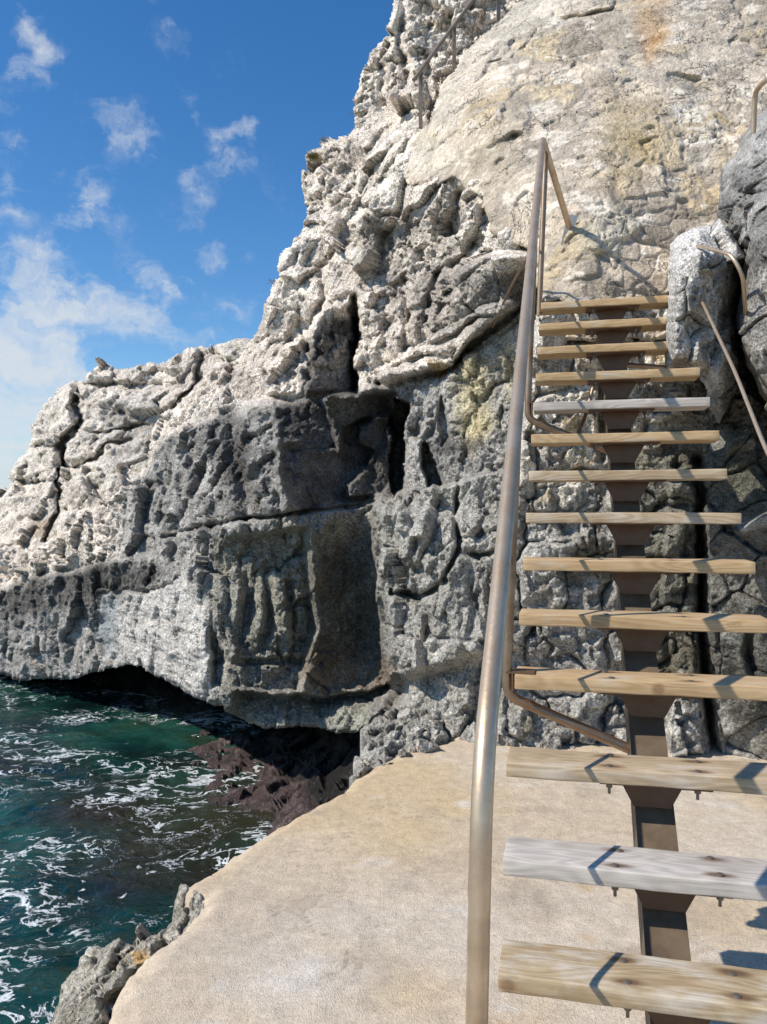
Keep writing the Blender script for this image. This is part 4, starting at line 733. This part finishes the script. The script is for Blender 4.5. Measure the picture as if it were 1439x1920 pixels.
for i in range(1, 15):
    k = kinds[i]; me = None
    y0 = (i-1)*RUN; z0 = W0+(i-1)*RISE+dw.get(i, 0); x0 = du_.get(i, 0)
    t = add_mesh('tread', rbox(0, .80 if i not in (11, 8) else .79, 0, .16, BOT, 0, .0045, 36, i), k, st)
    t.location = (x0, y0, z0); t.rotation_euler = (0, 0, random.uniform(-.004, .004))
    if i in lab: t['label'] = lab[i]
    if br0 is None:
        br = add_mesh('bracket', bracket_vf, M_rust, st, smooth=False); br0 = br; gu0 = add_mesh('gusset', gusset_vf, M_rust, br, smooth=False)
        bo = add_mesh('bolt', bolt_vf, M_bolt, t); bolt0 = bo
        bo.location = (.29, .033, 0); pos = [(.53, .033), (.29, .127), (.53, .127)]
    else:
        br = br0.copy(); C.objects.link(br); br.parent = st; gu = gu0.copy(); C.objects.link(gu); gu.parent = br; pos = [(.29, .033), (.53, .033), (.29, .127), (.53, .127)]
    br.location = (x0, y0, z0)
    for (bx, by) in pos:
        b2_ = bolt0.copy(); C.objects.link(b2_); b2_.parent = t; b2_.location = (bx+random.uniform(-.012, .012), by+random.uniform(-.006, .006), random.uniform(-.0005, .001)); b2_.rotation_euler = (0, 0, random.uniform(0, 1))
# stringer: hollow steel box climbing under the treads
def swl(v): return W0-.235+MS*v
v0, v1 = -(W0-.235)/MS, 13*RUN+.15
poly = [(v0, 0.0), (v0, swl(v0)), (v1, swl(v1)), (v1, swl(v1)-.17), (v0+.22, 0.0)]
add_mesh('stringer', prism(poly, 0, .354, .462), M_dark, st, smooth=False)
add_mesh('base_plate', box(.30, .52, v0-.07, v0+.30, -.004, .012), M_rust, st, smooth=False)
# handrail
E_ = (.947, 4.76, 2.215); B_ = (.174, 1.409, -.45); G_ = (.150, 1.400, H0+.004); WB = (1.238, 5.31, 1.875)
hr = add_mesh('handrail', sweep(fillet([loc(G_), loc(B_), loc(E_), loc(WB)], [.16, .035], 9), .0200, 24), M_tube, st)
def wdist(n_, p):  return n_
pl = add_mesh('wall_plate', merge(box(-.035, .035, -.004, .004, -.105, .095)), M_zinc, hr, smooth=False); lw = loc(WB); pl.location = (lw[0]-.005, lw[1]-.02, lw[2]-.01); pl.rotation_euler = (.25, .15, YAW)
for dz in (-.08, .07):
    sc = add_mesh('screw', sweep([(0, -.010, 0), (0, .006, 0)], .010, 10), M_bolt, hr); sc.location = (lw[0]-.005+dz*.15, lw[1]-.026+dz*.25, lw[2]-.01+dz)
fl = add_mesh('foot_flange', sweep([(0, 0, 0), (0, 0, .008)], .05, 20), M_tube, hr); lg = loc(G_); fl.location = (lg[0], lg[1], .002)
ru = loc(B_)[0]
def rail_w(v): f = (v-loc(B_)[1])/(loc(E_)[1]-loc(B_)[1]); return loc(B_)[0]*(1-f)+loc(E_)[0]*f, loc(B_)[2]*(1-f)+loc(E_)[2]*f
for i in (4, 10, 14):
    v = (i-1)*RUN+.05; zt = W0+(i-1)*RISE+dw.get(i, 0); uu, ww = rail_w(v+ (0 if i < 14 else -.02))
    if i < 14:
        pts = [(uu-.006, v, ww-.01), (-.028, v, zt+.02), (-.028, v+.005, zt-.075), (.352, v+.05, zt-.235)]
        add_mesh('post', sweep(fillet(pts, [.05, .06], 7), .0165, 16), M_post, hr)
        add_mesh('post_plate', prism([(-.03, zt+.005), (.06, zt+.005), (.06, zt+.0006), (-.006, zt+.0006), (-.006, zt-.055), (-.012, zt-.055), (-.012, zt+.0006), (-.03, zt+.0006)], 1, v-.02, v+.05), M_rust, st, smooth=False)
    else:
        add_mesh('post', sweep([(uu+.016, v+.02, ww-.08), (-.008, v+.02, zt-.06)], .0165, 16), M_post, hr)
mid = [(loc(G_)[0]+.012, loc(B_)[1]-.005, W0+.40-MS*.20), (-.037, -.16, W0+.40-MS*.16), (-.037, 2.93, W0+.40+MS*2.93)]
rock_pt = loc(P3(924, 614, 5.85)); m2 = loc(P3(999, 470, 5.02)); m3 = loc(P3(962, 528, 5.4))
add_mesh('mid_rail', sweep(fillet([mid[0], mid[1], mid[2], m2, m3, rock_pt], [.05, .05, .04, .3], 8), .0075, 10), M_post, hr)
s1 = P3(1112, 728, 3.98); s2 = P3(1100, 775, 3.96); s3 = P3(1084, 812, 3.90)
add_mesh('stay', sweep(fillet([loc(s1), loc(s2), loc(s3)], .06, 5), .009, 10), M_post, st)
add_mesh('wall_tie', sweep([loc(P3(1165, 684, 4.34)), loc(P3(1275, 691, 4.30))], .0135, 12), M_post, st)

# ------------------------------------------------------------------ steel rods on the boulders
gr = add_mesh('grab_rail', sweep(fillet([P3(1308, 461, 4.16), P3(1322, 464, 4.0), P3(1372, 478, 3.74), P3(1393, 515, 3.72), P3(1398, 575, 3.86), P3(1400, 600, 4.15)], [.05, .12, .12, .1], 7), .0095, 12), M_tube)
setp(gr, 'short bent steel grab rail curving from the white boulder top to the pitted boulder', 'rail')
hr2 = add_mesh('handrail', sweep(fillet([P3(1311, 560, 4.16), P3(1318, 568, 3.98), P3(1380, 700, 3.30), P3(1439, 850, 2.78), P3(1640, 1230, 1.9)], .15, 6), .0075, 12), M_tube)
setp(hr2, 'thin straight steel handrail running down and out of frame from the white boulder', 'rail')
hk = add_mesh('grab_rail', sweep(fillet([P3(1413, 250, 4.45), P3(1416, 172, 4.4), P3(1436, 150, 4.25), P3(1500, 138, 3.9), P3(1560, 150, 4.2)], [.05, .05, .05], 7), .0145, 12), M_tube)
setp(hk, 'steel rail hoop standing on top of the pitted boulder at the right edge', 'rail')

# ------------------------------------------------------------------ guard rail of the upper path
gd = empty('guard_railing', tuple(P3(788, 236, 7.9))); setp(gd, 'brown metal guard railing with wire mesh along the upper edge of the masonry wall', 'railing')
gl = np.array(gd.location)
def rel(p): return tuple(np.array(p)-gl)
add_mesh('top_rail', sweep([rel(P3(776, 150, 7.55)), rel(P3(820, 90, 7.7)), rel(P3(887, 0, 7.95)), rel(P3(960, -95, 8.2))], .019, 10), M_fence, gd)
for (x, yt, yb, z) in ((789, 128, 240, 7.62), (852, 46, 135, 7.85), (935, -70, 62, 8.1)):
    add_mesh('post', prism([(rel(P3(x-3.4, 0, z))[0], rel(P3(x, yb, z))[2]), (rel(P3(x+3.4, 0, z))[0], rel(P3(x, yb, z))[2]), (rel(P3(x+3.4, 0, z))[0], rel(P3(x, yt, z))[2]), (rel(P3(x-3.4, 0, z))[0], rel(P3(x, yt, z))[2])], 1, rel(P3(x, yt, z))[1]-.018, rel(P3(x, yt, z))[1]+.018), M_fence, gd, smooth=False)
wires = []
def pr(t, h):      # a place on the mesh panel: t along the path, h from foot (0) to rail (1)
    a0, a1 = P3(789, 228, 7.62), P3(935, 45, 8.1); b0, b1 = P3(789, 132, 7.62), P3(935, -62, 8.1)
    return (a0*(1-t)+a1*t)*(1-h)+(b0*(1-t)+b1*t)*h
for k in range(-8, 22):
    for sgn in (1, -1):
        pts = []
        for s in np.linspace(0, 1, 6):
            t = k/18+(s if sgn > 0 else -s)*.42+(.42 if sgn < 0 else 0)*0; 
            if 0 <= t <= 1: pts.append(rel(pr(t, s)))
        if len(pts) > 1: wires.append(sweep(pts, .0016, 4))
wires.append(sweep([rel(pr(0, .06)), rel(pr(1, .06))], .004, 5))
add_mesh('wire_mesh', merge(*wires), M_fence, gd)

# ------------------------------------------------------------------ plants on the ledges
def leafmat(name, c):
    m, nt, b = newmat(name); oi = N(nt, 'ShaderNodeTexNoise', i_Scale=40); lk(nt, mixc(nt, oi.outputs[0], tuple(x*.5 for x in c), tuple(min(1, x*1.6) for x in c)), b.inputs['Base Color']); b.inputs['Roughness'].default_value = .8; return m
def tuft(name, p, size, n, mat, seed, lean=(0, 0, 1)):
    rnd = random.Random(seed); V = []; F_ = []
    for k in range(n):
        b = Vector((rnd.gauss(0, .35), rnd.gauss(0, .3), rnd.gauss(0, .12)))*size; d = Vector((rnd.gauss(0, .6)+lean[0], rnd.gauss(0, .6)+lean[1], rnd.uniform(.3, 1)+lean[2])).normalized(); s = d.orthogonal().normalized(); L = size*rnd.uniform(.3, .9); w = size*rnd.uniform(.02, .05)
        c = b+d*L*.55+Vector((rnd.gauss(0, .08), 0, 0))*size; e = b+d*L+Vector((rnd.gauss(0, .2), 0, -.1))*size; i = len(V)
        V += [b-s*w*.5, b+s*w*.5, c+s*w, c-s*w, e]; F_ += [(i, i+1, i+2, i+3), (i+3, i+2, i+4)]
    o = add_mesh(name, (V, F_), mat, smooth=False); o.location = tuple(p); return o
Lg = leafmat('yellow_green_leaf', (.14, .12, .025)); Ld = leafmat('dry_leaf', (.20, .17, .10))
setp(tuft('shrub', P3(588, 296, 9.0), .085, 300, Lg, 1, (-.2, -.4, .1)), 'small yellow-green bush clinging to the cliff corner against the sky', 'plant')
setp(tuft('dry_grass', P3(613, 266, 9.3), .11, 40, Ld, 2, (-.2, 0, .6)), 'wispy dry grass on the cliff ledge above the yellow-green bush', 'plant')
setp(tuft('dry_grass', P3(512, 530, 8.7), .08, 24, Ld, 3, (-.5, 0, .5)), 'tiny dry sprig on the cliff edge halfway down the skyline', 'plant')
setp(tuft('shrub', P3(672, 214, 9.0), .08, 80, Ld, 4, (-.4, -.2, 0)), 'brown dry tuft at the cliff notch below the high crag', 'plant')

# ================================================================== LIGHT, SKY, CAMERA
Ld_ = Vector((1.733, .6255, -1.70)).normalized()
sun = bpy.data.lights.new('sun', 'SUN'); sun.energy = 5.0; sun.angle = math.radians(.53); sun.color = (1.0, .925, .815)
so = bpy.data.objects.new('sun', sun); C.objects.link(so); so.rotation_euler = Ld_.to_track_quat('-Z', 'Y').to_euler(); so.location = (-6, -3, 8)
wd = bpy.data.worlds.new('World'); bpy.context.scene.world = wd; wd.use_nodes = True; nt = wd.node_tree
bg = nt.nodes['Background']; sky = N(nt, 'ShaderNodeTexSky', sky_type='NISHITA', sun_disc=False)
sky.sun_elevation = math.asin(-Ld_.z); sky.sun_rotation = math.atan2(-Ld_.x, -Ld_.y) % (2*math.pi); sky.air_density = 1.0; sky.dust_density = .1; sky.ozone_density = 2.5; sky.altitude = 0
hs = N(nt, 'ShaderNodeHueSaturation'); hs.inputs['Saturation'].default_value = 1.32; hs.inputs['Value'].default_value = 1.5; hs.inputs['Hue'].default_value = .503; lk(nt, sky.outputs[0], hs.inputs['Color'])
tc = N(nt, 'ShaderNodeTexCoord'); D = tc.outputs['Generated']
def dirv(x, y): v = Vector(((x-719.5)/F, 1, (960-y)/F)); return v.normalized()
blobs = [(430, 130, 60, .35), (200, 250, 70, .4), (520, 400, 60, .35), (330, 400, 70, .35), (60, 180, 70, .4), (250, 480, 80, .5), (130, 660, 110, .7), (400, 610, 70, .5), (85, 95, 62, .75), (75, 60, 40, .4), (312, 98, 48, .6), (372, 212, 55, .55), (255, 268, 60, .45), (452, 297, 55, .85), (375, 330, 55, .45), (170, 370, 62, 1.0), (130, 430, 45, .7), (15, 250, 60, .55), (10, 350, 70, .5), (30, 470, 80, .7), (90, 540, 80, .8), (10, 530, 70, .5), (255, 575, 70, .6), (300, 540, 50, .5), (175, 560, 45, .4), (330, 645, 65, .7), (265, 630, 60, .6),
         (385, 445, 55, .5), (420, 480, 60, .6), (375, 495, 50, .55), (90, 620, 90, .5), (60, 680, 90, .6), (20, 770, 130, .8), (0, 900, 240, 1.6), (-60, 980, 200, 1.4), (60, 650, 70, .5), (120, 600, 60, .4), (200, 600, 60, .4), (475, 600, 60, .5), (460, 540, 50, .3), (-300, 500, 200, .7), (-500, 800, 300, .7), (1900, 300, 500, .5)]
w1 = N(nt, 'ShaderNodeTexNoise', i_Scale=9.0, i_Detail=5.0, i_Roughness=.6); lk(nt, D, w1.inputs['Vector'])
w2 = N(nt, 'ShaderNodeVectorMath', operation='SUBTRACT'); lk(nt, w1.outputs['Color'], w2.inputs[0]); w2.inputs[1].default_value = (.5, .5, .5)
w3 = N(nt, 'ShaderNodeVectorMath', operation='MULTIPLY'); lk(nt, w2.outputs[0], w3.inputs[0]); w3.inputs[1].default_value = (.20, .20, .13)
w4 = N(nt, 'ShaderNodeVectorMath', operation='ADD'); lk(nt, D, w4.inputs[0]); lk(nt, w3.outputs[0], w4.inputs[1]); DW = w4.outputs[0]
acc = None
for (x, y, r, s) in blobs:
    v = dirv(x, y); dp = N(nt, 'ShaderNodeVectorMath', operation='DISTANCE'); lk(nt, DW, dp.inputs[0]); dp.inputs[1].default_value = v
    mr = N(nt, 'ShaderNodeMapRange', interpolation_type='SMOOTHSTEP'); lk(nt, dp.outputs['Value'], mr.inputs['Value']); mr.inputs['From Min'].default_value = 0; mr.inputs['From Max'].default_value = r*1.25/F; mr.inputs['To Min'].default_value = s; mr.inputs['To Max'].default_value = 0
    acc = mr.outputs[0] if acc is None else math_(nt, 'ADD', acc, mr.outputs[0])
mp = N(nt, 'ShaderNodeMapping'); mp.inputs['Rotation'].default_value = (0, math.radians(-32), 0); mp.inputs['Scale'].default_value = (7, 7, 26); lk(nt, DW, mp.inputs[0])
cn = N(nt, 'ShaderNodeTexNoise', i_Scale=1.0, i_Detail=8.0, i_Roughness=.66, i_Distortion=.5); lk(nt, mp.outputs[0], cn.inputs['Vector'])
cn2 = N(nt, 'ShaderNodeTexNoise', i_Scale=16.0, i_Detail=8.0, i_Roughness=.7, i_Distortion=.6); lk(nt, DW, cn2.inputs['Vector'])
nz = math_(nt, 'ADD', math_(nt, 'MULTIPLY', cn.outputs[0], .7), math_(nt, 'MULTIPLY', cn2.outputs[0], .3))
cl = N(nt, 'ShaderNodeMapRange', interpolation_type='SMOOTHSTEP'); lk(nt, math_(nt, 'ADD', nz, math_(nt, 'MULTIPLY', math_(nt, 'MINIMUM', acc, 1.1), .30)), cl.inputs['Value']); cl.inputs['From Min'].default_value = .565; cl.inputs['From Max'].default_value = 1.02
cm = math_(nt, 'MULTIPLY', cl.outputs[0], math_(nt, 'MINIMUM', math_(nt, 'MULTIPLY', acc, 2.0), .94))
sz = N(nt, 'ShaderNodeSeparateXYZ'); lk(nt, D, sz.inputs[0]); hz = N(nt, 'ShaderNodeMapRange', interpolation_type='SMOOTHSTEP'); lk(nt, sz.outputs[2], hz.inputs['Value']); hz.inputs['From Min'].default_value = -.02; hz.inputs['From Max'].default_value = .20; hz.inputs['To Min'].default_value = .85; hz.inputs['To Max'].default_value = 0
skc = mixc(nt, hz.outputs[0], hs.outputs[0], (4.6, 6.3, 7.9))
lk(nt, mixc(nt, cm, skc, (7.2, 7.6, 8.0)), bg.inputs['Color']); bg.inputs['Strength'].default_value = .10

cam = bpy.data.cameras.new('camera'); co_ = bpy.data.objects.new('camera', cam); C.objects.link(co_)
cam.sensor_fit = 'VERTICAL'; cam.sensor_height = 36; cam.sensor_width = 27; cam.lens = 36*F/1920; cam.clip_start = .05; cam.clip_end = 3000
co_.location = (0, 0, 0); co_.rotation_euler = (math.radians(90), 0, 0)
sc = bpy.context.scene; sc.camera = co_
sc.view_settings.view_transform = 'Standard'; sc.view_settings.look = 'None'; sc.view_settings.exposure = 0; sc.view_settings.gamma = 1
sc.cycles.max_bounces = 4; sc.cycles.diffuse_bounces = 2; sc.cycles.glossy_bounces = 2; sc.cycles.use_adaptive_sampling = True; sc.cycles.adaptive_threshold = .02
